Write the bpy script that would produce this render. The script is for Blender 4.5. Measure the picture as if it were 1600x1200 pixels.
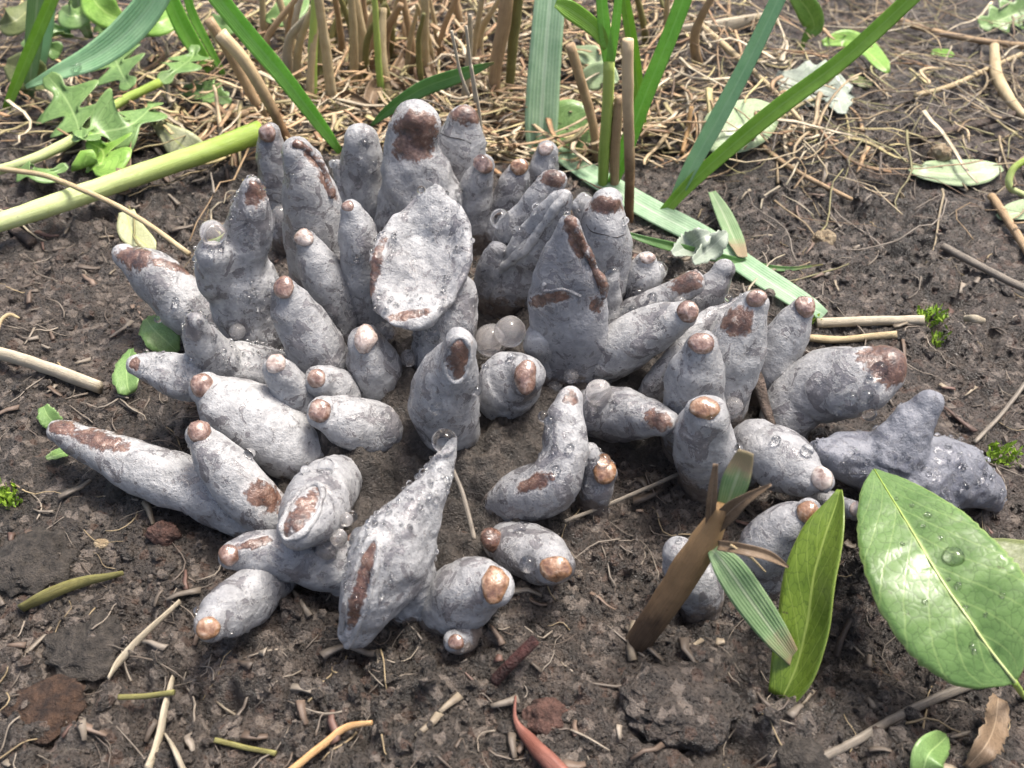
import bpy, math, random
import numpy as np
from mathutils import Vector, Matrix, noise
from mathutils.bvhtree import BVHTree

random.seed(7); RNG = np.random.default_rng(11)
SC = bpy.context.scene
C = SC.collection
S = 0.01                      # everything below is written in centimetres, meshes are stored in metres
V = Vector
for o in list(bpy.data.objects): bpy.data.objects.remove(o)

# ------------------------------------------------------------------ camera, sky, sun, exposure
CAM_H, PITCH, HFOV = 17.0, math.radians(44), math.radians(58)
CAM = V((0, -CAM_H/math.tan(PITCH), CAM_H))
cd = bpy.data.cameras.new('camera'); cam = bpy.data.objects.new('camera', cd); C.objects.link(cam)
cam.location = CAM*S; cam.rotation_euler = (math.pi/2-PITCH, 0, 0)
cd.sensor_width = 36; cd.lens = 18/math.tan(HFOV/2); cd.clip_start = 0.002; cd.clip_end = 500
cd.dof.use_dof = True; cd.dof.focus_distance = 0.225; cd.dof.aperture_fstop = 26
SC.camera = cam

SUN_EL, SUN_AZ = math.radians(68), math.radians(50)     # azimuth from +Y towards +X: behind the clump, to its right
w = bpy.data.worlds.new('World'); SC.world = w; w.use_nodes = True
wn = w.node_tree.nodes; wl = w.node_tree.links
sky = wn.new('ShaderNodeTexSky'); sky.sky_type = 'NISHITA'; sky.sun_disc = False
sky.sun_elevation = SUN_EL; sky.sun_rotation = SUN_AZ; sky.dust_density = 7; sky.air_density = 1.0; sky.ozone_density = 0.6
wl.new(sky.outputs[0], wn['Background'].inputs[0]); wn['Background'].inputs[1].default_value = 0.11
sd = bpy.data.lights.new('sun', 'SUN'); sd.energy = 2.5; sd.angle = math.radians(18); sd.color = (1, .96, .9)
so = bpy.data.objects.new('sun', sd); C.objects.link(so)
sdir = V((math.sin(SUN_AZ)*math.cos(SUN_EL), math.cos(SUN_AZ)*math.cos(SUN_EL), math.sin(SUN_EL)))
so.rotation_euler = sdir.to_track_quat('Z', 'Y').to_euler(); so.location = sdir*2
SC.view_settings.view_transform = 'Standard'; SC.view_settings.look = 'None'
SC.view_settings.exposure = 1.15; SC.view_settings.gamma = 1
SC.render.engine = 'CYCLES'

# ------------------------------------------------------------------ photo geometry: a pixel of the 1600x1200 photo -> a point
FPX = 800/math.tan(HFOV/2)
FW = V((0, math.cos(PITCH), -math.sin(PITCH))); UP = V((0, math.sin(PITCH), math.cos(PITCH))); RT = V((1, 0, 0))
def ray(px, py): return FW + RT*((px-800)/FPX) - UP*((py-600)/FPX)
def atz(px, py, z):
    d = ray(px, py); return CAM + d*((z-CAM.z)/d.z)
def aty(px, py, y):
    d = ray(px, py); return CAM + d*((y-CAM.y)/d.y)
def cmpx(p): return (p-CAM).dot(FW)/FPX              # centimetres per pixel at p

# ------------------------------------------------------------------ numpy noise
def h2(ix, iy, s):
    h = (ix.astype(np.int64)*374761393 + iy.astype(np.int64)*668265263 + s*1274126177) & 0xffffffff
    h = ((h ^ (h >> 13))*1274126177) & 0xffffffff
    h = ((h ^ (h >> 16))*2246822519) & 0xffffffff
    return ((h ^ (h >> 15)) & 0xffffff)/float(0xffffff)
def vn(x, y, s):
    ix = np.floor(x); iy = np.floor(y); fx = x-ix; fy = y-iy
    fx = fx*fx*fx*(fx*(fx*6-15)+10); fy = fy*fy*fy*(fy*(fy*6-15)+10)
    a = h2(ix, iy, s); b = h2(ix+1, iy, s); c = h2(ix, iy+1, s); d = h2(ix+1, iy+1, s)
    return (a*(1-fx)+b*fx)*(1-fy)+(c*(1-fx)+d*fx)*fy - .5
def fbm(x, y, s, o=4):
    r = 0; a = 1.
    for i in range(o): r = r + a*vn(x, y, s+i*17); x = x*2.03+3.1; y = y*2.03-1.7; a *= .5
    return r
def bumps(x, y, cell, s, fill=.75):
    gx = x/cell; gy = y/cell; ix = np.floor(gx); iy = np.floor(gy); out = np.zeros_like(gx)
    for dx in (-1, 0, 1):
        for dy in (-1, 0, 1):
            cx = ix+dx; cy = iy+dy
            px = cx+h2(cx, cy, s); py = cy+h2(cx, cy, s+1); r = .35+.45*h2(cx, cy, s+2)
            k = (h2(cx, cy, s+3) < fill)*r
            out = np.maximum(out, k*np.sqrt(np.maximum(0, 1-((gx-px)**2+(gy-py)**2)/(r*r))))
    return out*cell
PIT = atz(1350, 960, 0)
def gz(x, y):
    """height of the soil in cm"""
    x = np.asarray(x, float); y = np.asarray(y, float)
    z = .85*np.exp(-(((x+.6)/6.2)**2+((y-.8)/5.2)**2)**1.5)
    z = z + .9*fbm(x*.13, y*.13, 3, 3)*np.clip((np.hypot(x, y)-4)/8, 0, 1)
    z = z - .9*np.exp(-(((x-PIT.x)/1.9)**2+((y-PIT.y)/1.3)**2))
    wx = x+.3*fbm(x*1.3, y*1.3, 31, 4); wy = y+.3*fbm(x*1.3, y*1.3, 47, 4)
    rough = np.clip(.6+1.5*fbm(x*.22, y*.22, 90, 2), .25, 1.3)
    rid = .5-np.abs(fbm(wx*.9, wy*.9, 61, 4))
    z = z + .34*fbm(x*.55, y*.55, 5, 3) + rough*(.42*fbm(wx*1.5, wy*1.5, 21, 5)+.22*rid+.42*bumps(wx, wy, 1.0, 100, .35)+.5*bumps(wx, wy, .42, 120, .5)) \
          + rough*.45*bumps(wx, wy, .19, 140, .7) + .10*fbm(x*6, y*6, 9, 3)
    far = np.clip((np.hypot(x, y)-60)/60, 0, 1)
    return z*(1-far*.7) - .42
def axis(lo, hi, step, far, grow):
    c = list(np.arange(lo, hi, step)); d = step; x = c[-1]
    up = []
    while x < far: d *= grow; x += d; up.append(x)
    d = step; x = lo; dn = []
    while x > -far: d *= grow; x -= d; dn.append(x)
    return np.array(dn[::-1]+c+up)
gx = axis(-14, 14, .055, 4000, 1.04); gy = axis(-11.5, 11, .055, 4000, 1.032)
XX, YY = np.meshgrid(gx, gy); ZZ = gz(XX, YY)
def gq(x, y):
    """the same height read off the mesh grid (fast)"""
    x = np.asarray(x, float); y = np.asarray(y, float)
    i = np.clip(np.searchsorted(gy, y)-1, 0, len(gy)-2); j = np.clip(np.searchsorted(gx, x)-1, 0, len(gx)-2)
    u = (x-gx[j])/(gx[j+1]-gx[j]); v = (y-gy[i])/(gy[i+1]-gy[i])
    return (ZZ[i, j]*(1-u)+ZZ[i, j+1]*u)*(1-v)+(ZZ[i+1, j]*(1-u)+ZZ[i+1, j+1]*u)*v
def g1(x, y): return float(gq(x, y))
def gnd(px, py, off=0.):
    z = 0.
    for _ in range(8):
        p = atz(px, py, z); z = .5*z+.5*(g1(p.x, p.y)+off)
    return V((p.x, p.y, g1(p.x, p.y)+off))

# ------------------------------------------------------------------ materials
def mat(name):
    m = bpy.data.materials.new(name); m.use_nodes = True; nt = m.node_tree
    return m, nt, nt.nodes['Principled BSDF']
class NB:
    def __init__(s, nt): s.nt = nt
    def n(s, t, **kw):
        x = s.nt.nodes.new('ShaderNode'+t)
        for k, v in kw.items():
            if k.startswith('i_'):
                key = k[2:]; key = int(key) if key.isdigit() else key.replace('_', ' ')
                s.set(x.inputs[key], v)
            else: setattr(x, k, v)
        return x
    def set(s, inp, v):
        if isinstance(v, bpy.types.NodeSocket): s.nt.links.new(v, inp)
        else: inp.default_value = v
    def pos(s): return s.n('NewGeometry').outputs['Position']
    def noise(s, vec, scale, detail=4, rough=.55, dist=0.):
        return s.n('TexNoise', i_Vector=vec, i_Scale=scale, i_Detail=detail, i_Roughness=rough, i_Distortion=dist).outputs['Fac']
    def ramp(s, f, stops):
        r = s.n('ValToRGB'); s.set(r.inputs[0], f); e = r.color_ramp.elements
        while len(e) < len(stops): e.new(.5)
        for k, (p, c) in enumerate(stops):
            e[k].position = p; e[k].color = (*c, 1) if isinstance(c, tuple) else (c, c, c, 1)
        return r.outputs[0]
    def mix(s, f, a, b, mode='MIX'):
        m = s.n('Mix', data_type='RGBA', blend_type=mode); s.set(m.inputs[0], f)
        for i, v in ((6, a), (7, b)):
            s.set(m.inputs[i], (*v, 1) if isinstance(v, tuple) and len(v) == 3 else v)
        return m.outputs[2]
    def m(s, op, a, b=0., c=0., clamp=False):
        x = s.n('Math', operation=op, use_clamp=clamp)
        s.set(x.inputs[0], a); s.set(x.inputs[1], b); s.set(x.inputs[2], c); return x.outputs[0]
    def bump(s, h, strength, dist): return s.n('Bump', i_Strength=strength, i_Distance=dist, i_Height=h).outputs[0]

M = {}
def m_fungus():
    m, nt, p = mat('fungus_skin'); b = NB(nt); P = b.pos()
    at = b.n('VertexColor', layer_name='mask'); sep = b.n('SeparateColor'); nt.links.new(at.outputs[0], sep.inputs[0])
    R, G, B = sep.outputs[0], sep.outputs[1], sep.outputs[2]
    n1 = b.noise(P, 110, 6, .62, .6); n2 = b.noise(P, 420, 5, .6); n3 = b.noise(P, 2600, 3, .6); n4 = b.noise(P, 60, 3)
    base = b.ramp(n2, [(.28, (.24, .24, .242)), (.5, (.35, .35, .352)), (.72, (.47, .47, .47))])
    base = b.mix(b.ramp(n4, [(.42, 0.), (.58, .5)]), base, b.ramp(n2, [(.3, (.15, .15, .157)), (.7, (.26, .26, .265))]))
    # thin wet film that has flaked off in patches with crisp edges
    n5 = b.noise(P, 950, 4, .7); n6 = b.noise(P, 170, 6, .68, 1.2)
    fl = b.m('ADD', b.m('ADD', b.m('MULTIPLY', n6, .7), b.m('MULTIPLY', n2, .2)), b.m('MULTIPLY', n5, .1))
    fl = b.m('ADD', fl, b.m('MULTIPLY', b.m('SUBTRACT', n4, .53), .28))
    flake = b.ramp(fl, [(.520, 0.), (.532, .9)])
    edge = b.ramp(fl, [(.500, 0.), (.518, .8), (.534, 0.)])
    col = b.mix(flake, base, b.ramp(n2, [(.35, (.085, .083, .09)), (.65, (.185, .172, .175))]))
    col = b.mix(edge, col, (.50, .495, .495))
    col = b.mix(b.ramp(n5, [(.30, .6), (.42, 0.)]), col, (.17, .165, .17))
    col = b.mix(b.ramp(n5, [(.62, 0.), (.74, .4)]), col, (.58, .58, .58))
    pits = b.ramp(b.n('TexVoronoi', i_Vector=P, i_Scale=900., i_Randomness=1.).outputs['Distance'], [(.06, .8), (.2, 0.)])
    pits = b.m('MULTIPLY', pits, b.ramp(n1, [(.44, 0.), (.52, 1.)]))
    col = b.mix(pits, col, (.06, .055, .06))
    col = b.mix(b.m('MULTIPLY', B, .75), col, (.10, .11, .145))
    # dust and soil crust round the foot
    dm = b.ramp(b.m('ADD', G, b.m('MULTIPLY', b.m('SUBTRACT', b.m('ADD', b.m('MULTIPLY', n1, .5), b.m('MULTIPLY', n2, .5)), .5), 1.9)), [(.47, 0.), (.62, 1.)])
    dcol = b.ramp(n2, [(.3, (.075, .055, .042)), (.6, (.17, .14, .12)), (.8, (.26, .23, .20))])
    col = b.mix(dm, col, dcol)
    # brown bare growing edges
    nb = b.m('ADD', b.m('ADD', b.m('MULTIPLY', n1, .35), b.m('MULTIPLY', n2, .4)), b.m('MULTIPLY', n5, .25))
    bm_ = b.ramp(b.m('ADD', R, b.m('MULTIPLY', b.m('SUBTRACT', nb, .5), 3.)), [(.42, 0.), (.62, 1.)])
    rim = b.ramp(b.m('ADD', R, b.m('MULTIPLY', b.m('SUBTRACT', nb, .5), 3.)), [(.22, 0.), (.40, .6), (.54, 0.)])
    bcol = b.ramp(n2, [(.30, (.025, .011, .008)), (.5, (.10, .040, .022)), (.62, (.19, .10, .065)), (.74, (.42, .34, .29))])
    col = b.mix(rim, col, (.52, .50, .49))
    col = b.mix(b.m('MULTIPLY', bm_, .93), col, bcol)
    b.set(p.inputs['Base Color'], col)
    ro = b.m('SUBTRACT', b.ramp(n1, [(.35, .58), (.6, .44)]), b.m('MULTIPLY', flake, .16))
    ro = b.m('SUBTRACT', ro, b.m('MULTIPLY', bm_, .14)); ro = b.m('ADD', ro, b.m('MULTIPLY', dm, .3))
    b.set(p.inputs['Roughness'], ro)
    p.inputs['Specular IOR Level'].default_value = .5
    b.set(p.inputs['Coat Weight'], b.m('MULTIPLY', b.m('SUBTRACT', 1., dm), b.m('ADD', b.m('MULTIPLY', flake, .75), b.m('MULTIPLY', bm_, .6), clamp=True))); p.inputs['Coat Roughness'].default_value = .07; p.inputs['Coat IOR'].default_value = 1.5
    b.set(p.inputs['Coat Normal'], b.bump(b.m('ADD', n1, b.m('MULTIPLY', n2, .6)), .6, .0013))
    hh = b.m('ADD', b.m('MULTIPLY', n2, .9), b.m('MULTIPLY', n3, .22))
    hh = b.m('SUBTRACT', b.m('ADD', hh, b.m('MULTIPLY', edge, .2)), b.m('MULTIPLY', flake, .25)); hh = b.m('SUBTRACT', hh, b.m('MULTIPLY', pits, .3))
    hh = b.m('SUBTRACT', hh, b.m('MULTIPLY', bm_, .25)); hh = b.m('ADD', hh, b.m('MULTIPLY', b.m('MULTIPLY', dm, n3), .9))
    b.set(p.inputs['Normal'], b.bump(b.m('ADD', hh, b.m('MULTIPLY', n5, .45)), .7, .0009))
    return m
M['fungus'] = m_fungus()
def m_tip(name, stops, rough=.2):
    m, nt, p = mat(name); b = NB(nt); P = b.pos()
    at = b.n('VertexColor', layer_name='ring'); n = b.noise(P, 380, 4, .6, .5); n3 = b.noise(P, 1500, 3)
    col = b.ramp(b.m('ADD', b.m('MULTIPLY', n, .75), b.m('MULTIPLY', n3, .25)), stops)
    rg = b.m('ADD', at.outputs[0], b.m('MULTIPLY', b.m('SUBTRACT', n, .5), .5))
    col = b.mix(b.ramp(rg, [(.50, 0.), (.72, .85)]), col, tuple(c*.45 for c in stops[0][1]))
    b.set(p.inputs['Base Color'], col)
    b.set(p.inputs['Roughness'], b.ramp(n3, [(.35, rough+.02), (.65, rough+.2)]))
    p.inputs['Coat Weight'].default_value = 1.; p.inputs['Coat Roughness'].default_value = .05; p.inputs['Coat IOR'].default_value = 1.75
    nb = b.bump(b.m('ADD', n, b.m('MULTIPLY', n3, .4)), .55, .0007)
    b.set(p.inputs['Normal'], nb); b.set(p.inputs['Coat Normal'], b.bump(n, .45, .0008)); return m
M['b'] = m_tip('tip_brown', [(.35, (.085, .04, .027)), (.5, (.20, .115, .082)), (.64, (.42, .31, .26))])
M['o'] = m_tip('tip_orange', [(.35, (.12, .05, .022)), (.5, (.27, .145, .075)), (.64, (.45, .32, .23))])
M['w'] = m_tip('tip_pale', [(.36, (.17, .105, .08)), (.5, (.40, .32, .28)), (.66, (.56, .49, .44))])

def m_soil():
    m, nt, p = mat('wet_soil'); b = NB(nt); P = b.pos()
    a = b.noise(P, 12, 4, .6); n = b.noise(P, 220, 6, .65); f = b.noise(P, 1500, 4, .65); v = b.n('TexVoronoi', i_Vector=P, i_Scale=520.).outputs['Color']
    col = b.ramp(n, [(.36, (.005, .004, .0035)), (.5, (.020, .0155, .012)), (.64, (.060, .048, .038)), (.78, (.18, .15, .12))])
    col = b.mix(b.ramp(a, [(.42, 0.), (.62, .7)]), col, b.ramp(n, [(.34, (.011, .008, .006)), (.52, (.050, .035, .028)), (.75, (.165, .122, .10))]))
    sv = b.n('SeparateColor'); nt.links.new(v, sv.inputs[0])
    col = b.mix(b.ramp(sv.outputs[0], [(.82, 0.), (.88, .65)]), col, (.26, .215, .18))
    col = b.mix(b.ramp(sv.outputs[1], [(.90, 0.), (.93, .6)]), col, (.09, .045, .028))
    col = b.mix(.3, col, b.ramp(f, [(.38, (.010, .008, .006)), (.68, (.20, .165, .135))]))
    p.inputs['Specular IOR Level'].default_value = .75
    b.set(p.inputs['Base Color'], col)
    b.set(p.inputs['Roughness'], b.ramp(f, [(.35, .16), (.62, .6)]))
    b.set(p.inputs['Normal'], b.bump(b.m('ADD', n, b.m('MULTIPLY', f, .6)), 1., .0022)); return m
M['soil'] = m_soil()
def m_clod(name, c0, c1):
    m, nt, p = mat(name); b = NB(nt); P = b.pos(); n = b.noise(P, 350, 6, .65)
    b.set(p.inputs['Base Color'], b.ramp(n, [(.32, c0), (.68, c1)])); p.inputs['Roughness'].default_value = .55
    b.set(p.inputs['Normal'], b.bump(b.m('ADD', n, b.m('MULTIPLY', b.noise(P, 1500, 4, .65), .6)), 1., .0022)); return m
def m_crust():
    m, nt, p = mat('crusty_base'); b = NB(nt); P = b.pos(); n = b.noise(P, 260, 6, .68, .4); f = b.noise(P, 1300, 4, .65); a = b.noise(P, 70, 4)
    col = b.ramp(n, [(.36, (.005, .004, .003)), (.5, (.024, .018, .014)), (.62, (.070, .056, .046)), (.74, (.20, .175, .15))])
    col = b.mix(b.ramp(a, [(.45, 0.), (.62, .5)]), col, (.065, .055, .05)); col = b.mix(.25, col, b.ramp(f, [(.35, (.01, .008, .007)), (.68, (.25, .22, .19))]))
    b.set(p.inputs['Base Color'], col); b.set(p.inputs['Roughness'], b.ramp(f, [(.35, .3), (.65, .75)]))
    b.set(p.inputs['Normal'], b.bump(b.m('ADD', n, b.m('MULTIPLY', f, .5)), 1., .002)); return m
M['crust'] = m_crust()
M['red_clod'] = m_clod('reddish_clod', (.03, .014, .010), (.17, .09, .07))
M['rust'] = m_clod('rusty_clod', (.014, .009, .007), (.10, .055, .032))
M['grey_clod'] = m_clod('grey_clod', (.012, .010, .008), (.085, .072, .06))
M['tan_stone'] = m_clod('tan_pebble', (.22, .15, .08), (.52, .42, .28))
M['bark'] = m_clod('bark', (.035, .024, .018), (.17, .125, .10))
M['darkskin'] = m_clod('crack_dark', (.02, .016, .015), (.06, .05, .047))
M['darkred'] = m_clod('dark_red_bark', (.025, .008, .008), (.10, .03, .025))

def m_straw(name, c0, c1, c2=None, rough=.55, streak=900, trans=0.):
    """dry or green stalk: streaks run along uv.y"""
    m, nt, p = mat(name); b = NB(nt); P = b.pos()
    uv = b.n('UVMap', uv_map='uv').outputs[0]
    mp = b.n('Mapping'); nt.links.new(uv, mp.inputs[0]); mp.inputs['Scale'].default_value = (14, 1.3, 1)
    n = b.noise(mp.outputs[0], 3., 4, .6); s2 = b.noise(P, 260, 5, .65)
    col = b.ramp(b.m('ADD', b.m('MULTIPLY', n, .65), b.m('MULTIPLY', s2, .35)), [(.34, c0), (.66, c1)])
    if c2:
        su = b.n('SeparateXYZ'); nt.links.new(uv, su.inputs[0])
        col = b.mix(b.ramp(b.m('ADD', su.outputs[1], b.m('MULTIPLY', b.m('SUBTRACT', s2, .5), .35)), [(.25, 0.), (.85, 1.)]), col, c2)
    col = b.mix(b.ramp(s2, [(.66, 0.), (.74, .6)]), col, (.05, .035, .02))
    b.set(p.inputs['Base Color'], col); b.set(p.inputs['Roughness'], b.ramp(s2, [(.3, rough-.12), (.7, rough+.15)]))
    b.set(p.inputs['Normal'], b.bump(b.m('ADD', n, b.m('MULTIPLY', s2, .5)), .6, .0006)); return m
M['straw'] = m_straw('dry_straw', (.30, .21, .10), (.60, .49, .30))
M['straw_pale'] = m_straw('bleached_straw', (.30, .25, .17), (.58, .51, .39))
M['straw_brown'] = m_straw('brown_stalk', (.20, .125, .065), (.50, .35, .20))
M['straw_orange'] = m_straw('orange_stalk', (.30, .15, .05), (.58, .38, .19))
M['reed'] = m_straw('reed_skin', (.06, .032, .016), (.26, .14, .06), (.62, .47, .28))
M['straw_grey'] = m_straw('grey_stalk', (.09, .075, .06), (.27, .235, .19))
M['olive'] = m_straw('olive_stalk', (.10, .085, .025), (.25, .24, .08))
M['red_stalk'] = m_straw('red_stalk', (.10, .028, .018), (.27, .11, .08))
M['stem_green'] = m_straw('yellow_green_stem', (.42, .50, .16), (.66, .72, .38), (.30, .42, .06), .35)
M['sheath'] = m_straw('brown_sheath', (.028, .017, .011), (.13, .08, .045), (.36, .22, .10))
M['green_stalk'] = m_straw('green_stalk', (.20, .34, .04), (.40, .54, .12), (.40, .50, .12))
def m_litter():
    m, nt, p = mat('dead_grass'); b = NB(nt); P = b.pos()
    at = b.n('VertexColor', layer_name='tint'); n = b.noise(P, 300, 4, .6)
    b.set(p.inputs['Base Color'], b.mix(b.ramp(n, [(.35, .55), (.7, 0.)]), at.outputs[0], (.07, .05, .035)))
    p.inputs['Roughness'].default_value = .6; b.set(p.inputs['Normal'], b.bump(n, .4, .0005)); return m
M['litter'] = m_litter()

def m_blade(name, dark, light, rib=(.5, .62, .38), gloss=.28, dry=None, dryfrom=.8):
    """grass blade: parallel veins, pale midrib; uv.x across, uv.y along"""
    m, nt, p = mat(name); b = NB(nt); P = b.pos()
    uv = b.n('UVMap', uv_map='uv').outputs[0]; su = b.n('SeparateXYZ'); nt.links.new(uv, su.inputs[0])
    vein = b.m('SINE', b.m('MULTIPLY', su.outputs[0], 62.)); ns = b.noise(P, 180, 4, .6); nf = b.noise(P, 900, 3)
    col = b.ramp(ns, [(.3, dark), (.7, light)])
    col = b.mix(b.m('MULTIPLY', b.m('ADD', vein, 1.), .16), col, rib)
    c = b.m('ABSOLUTE', b.m('SUBTRACT', su.outputs[0], .5))
    col = b.mix(b.ramp(c, [(.03, .7), (.07, 0.)]), col, rib)
    if dry:
        dm = b.ramp(b.m('ADD', su.outputs[1], b.m('MULTIPLY', b.m('SUBTRACT', ns, .5), .5)), [(dryfrom-.08, 0.), (dryfrom+.08, 1.)])
        col = b.mix(dm, col, dry)
    b.set(p.inputs['Base Color'], col); b.set(p.inputs['Roughness'], b.ramp(nf, [(.3, gloss), (.7, gloss+.2)]))
    p.inputs['Transmission Weight'].default_value = 0
    b.set(p.inputs['Normal'], b.bump(b.m('ADD', b.m('MULTIPLY', vein, .35), b.m('MULTIPLY', nf, .7)), .35, .0004))
    tr = b.n('BsdfTranslucent'); b.set(tr.inputs[0], b.mix(.5, col, light)); mx = b.n('MixShader'); mx.inputs[0].default_value = .4
    out = nt.nodes['Material Output']; nt.links.new(p.outputs[0], mx.inputs[1]); nt.links.new(tr.outputs[0], mx.inputs[2]); nt.links.new(mx.outputs[0], out.inputs[0])
    return m
M['g_bright'] = m_blade('blade_bright', (.22, .52, .07), (.36, .70, .13), (.42, .74, .2), .2)
M['g_mid'] = m_blade('blade_mid', (.22, .42, .04), (.36, .60, .10), (.42, .64, .15), .22)
M['g_blue'] = m_blade('blade_bluegreen', (.30, .56, .30), (.46, .70, .42), (.52, .74, .48), .2)
M['g_pale'] = m_blade('blade_pale', (.27, .45, .26), (.44, .62, .40), (.62, .74, .56), .14)
M['g_dry'] = m_blade('blade_drying', (.16, .30, .12), (.30, .45, .22), (.5, .58, .38), .35, (.40, .31, .20), .72)
M['g_dark'] = m_blade('blade_dark', (.09, .24, .05), (.19, .38, .12), (.26, .44, .16), .25, (.25, .20, .09), .93)
def m_leaf(name, dark, light, vein, net=26., gloss=.22, spots=0.):
    m, nt, p = mat(name); b = NB(nt); P = b.pos()
    uv = b.n('UVMap', uv_map='uv').outputs[0]; su = b.n('SeparateXYZ'); nt.links.new(uv, su.inputs[0])
    c = b.m('ABSOLUTE', b.m('SUBTRACT', su.outputs[0], .5))
    mp = b.n('Mapping'); nt.links.new(uv, mp.inputs[0]); mp.inputs['Scale'].default_value = (.55, 1, 1)
    nz = b.n('TexNoise', i_Vector=mp.outputs[0], i_Scale=14.)
    dv = b.n('VectorMath', operation='SCALE'); nt.links.new(nz.outputs['Color'], dv.inputs[0]); dv.inputs['Scale'].default_value = .05
    ad = b.n('VectorMath', operation='ADD'); nt.links.new(mp.outputs[0], ad.inputs[0]); nt.links.new(dv.outputs[0], ad.inputs[1])
    vo = b.n('TexVoronoi', feature='DISTANCE_TO_EDGE', i_Vector=ad.outputs[0], i_Scale=net).outputs['Distance']
    lines = b.ramp(vo, [(.012, 1.), (.06, 0.)])
    sv = b.m('ABSOLUTE', b.m('SUBTRACT', b.m('FRACT', b.m('MULTIPLY', b.m('SUBTRACT', su.outputs[1], b.m('MULTIPLY', c, .75)), 7.)), .5))
    side = b.ramp(sv, [(.02, 1.), (.06, 0.)])
    mid = b.ramp(c, [(.012, 1.), (.03, 0.)])
    ns = b.noise(P, 130, 5, .6); nf = b.noise(P, 900, 3)
    col = b.ramp(ns, [(.3, dark), (.7, light)])
    col = b.mix(b.m('MULTIPLY', lines, .55), col, tuple(c*.55 for c in dark)); col = b.mix(b.m('MULTIPLY', side, .4), col, vein); col = b.mix(mid, col, vein)
    col = b.mix(b.ramp(c, [(.475, 0.), (.495, .7)]), col, vein)
    if spots: col = b.mix(b.ramp(b.noise(P, 320, 3), [(.70, 0.), (.74, spots)]), col, (.05, .04, .02))
    b.set(p.inputs['Base Color'], col); b.set(p.inputs['Roughness'], b.ramp(nf, [(.3, gloss), (.7, gloss+.18)]))
    h = b.m('SUBTRACT', b.m('MULTIPLY', vo, 2., clamp=True), b.m('MULTIPLY', side, .25)); h = b.m('SUBTRACT', h, b.m('MULTIPLY', mid, .4)); h = b.m('ADD', h, b.m('MULTIPLY', nf, .2))
    b.set(p.inputs['Normal'], b.bump(h, .12, .0003))
    tr = b.n('BsdfTranslucent'); b.set(tr.inputs[0], col); mx = b.n('MixShader'); mx.inputs[0].default_value = .22
    out = nt.nodes['Material Output']; nt.links.new(p.outputs[0], mx.inputs[1]); nt.links.new(tr.outputs[0], mx.inputs[2]); nt.links.new(mx.outputs[0], out.inputs[0])
    return m
M['l_big'] = m_leaf('leaf_glossy', (.085, .165, .045), (.16, .27, .085), (.27, .38, .13), 26, .2, .5)
M['l_bend'] = m_leaf('leaf_bent', (.075, .135, .012), (.16, .24, .028), (.28, .36, .08), 20, .3, .9)
M['l_dull'] = m_leaf('leaf_dull', (.09, .12, .035), (.19, .22, .08), (.25, .27, .12), 20, .4, .5)
M['l_mid'] = m_leaf('leaf_mid', (.13, .24, .07), (.24, .38, .13), (.32, .46, .18), 18, .3)
M['l_pale'] = m_leaf('leaf_pale', (.28, .38, .20), (.42, .52, .31), (.50, .58, .38), 18, .3)
M['l_cream'] = m_leaf('leaf_cream', (.44, .46, .26), (.60, .60, .38), (.5, .55, .2), 14, .4)
M['l_bright'] = m_leaf('leaf_bright', (.17, .34, .05), (.30, .50, .10), (.38, .55, .15), 18, .3)
M['l_white'] = m_leaf('leaf_white', (.30, .36, .28), (.44, .49, .41), (.48, .53, .45), 16, .25)
M['l_brown'] = m_leaf('leaf_brown', (.13, .085, .05), (.30, .21, .13), (.36, .27, .18), 14, .5)
def m_water():
    m, nt, p = mat('water'); p.inputs['Base Color'].default_value = (1, 1, 1, 1); p.inputs['Roughness'].default_value = .0
    p.inputs['Transmission Weight'].default_value = 1; p.inputs['IOR'].default_value = 1.333; return m
M['water'] = m_water()
def m_jelly():
    m, nt, p = mat('milky_droplet'); p.inputs['Base Color'].default_value = (.92, .89, .87, 1); p.inputs['Roughness'].default_value = .05
    p.inputs['Transmission Weight'].default_value = .88; p.inputs['IOR'].default_value = 1.34; return m
M['jelly'] = m_jelly()
m, nt, p = mat('moss'); b = NB(nt); n_ = b.noise(b.pos(), 500, 3)
b.set(p.inputs['Base Color'], b.ramp(n_, [(.3, (.13, .24, .02)), (.7, (.34, .48, .06))])); p.inputs['Roughness'].default_value = .5; M['moss'] = m

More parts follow.
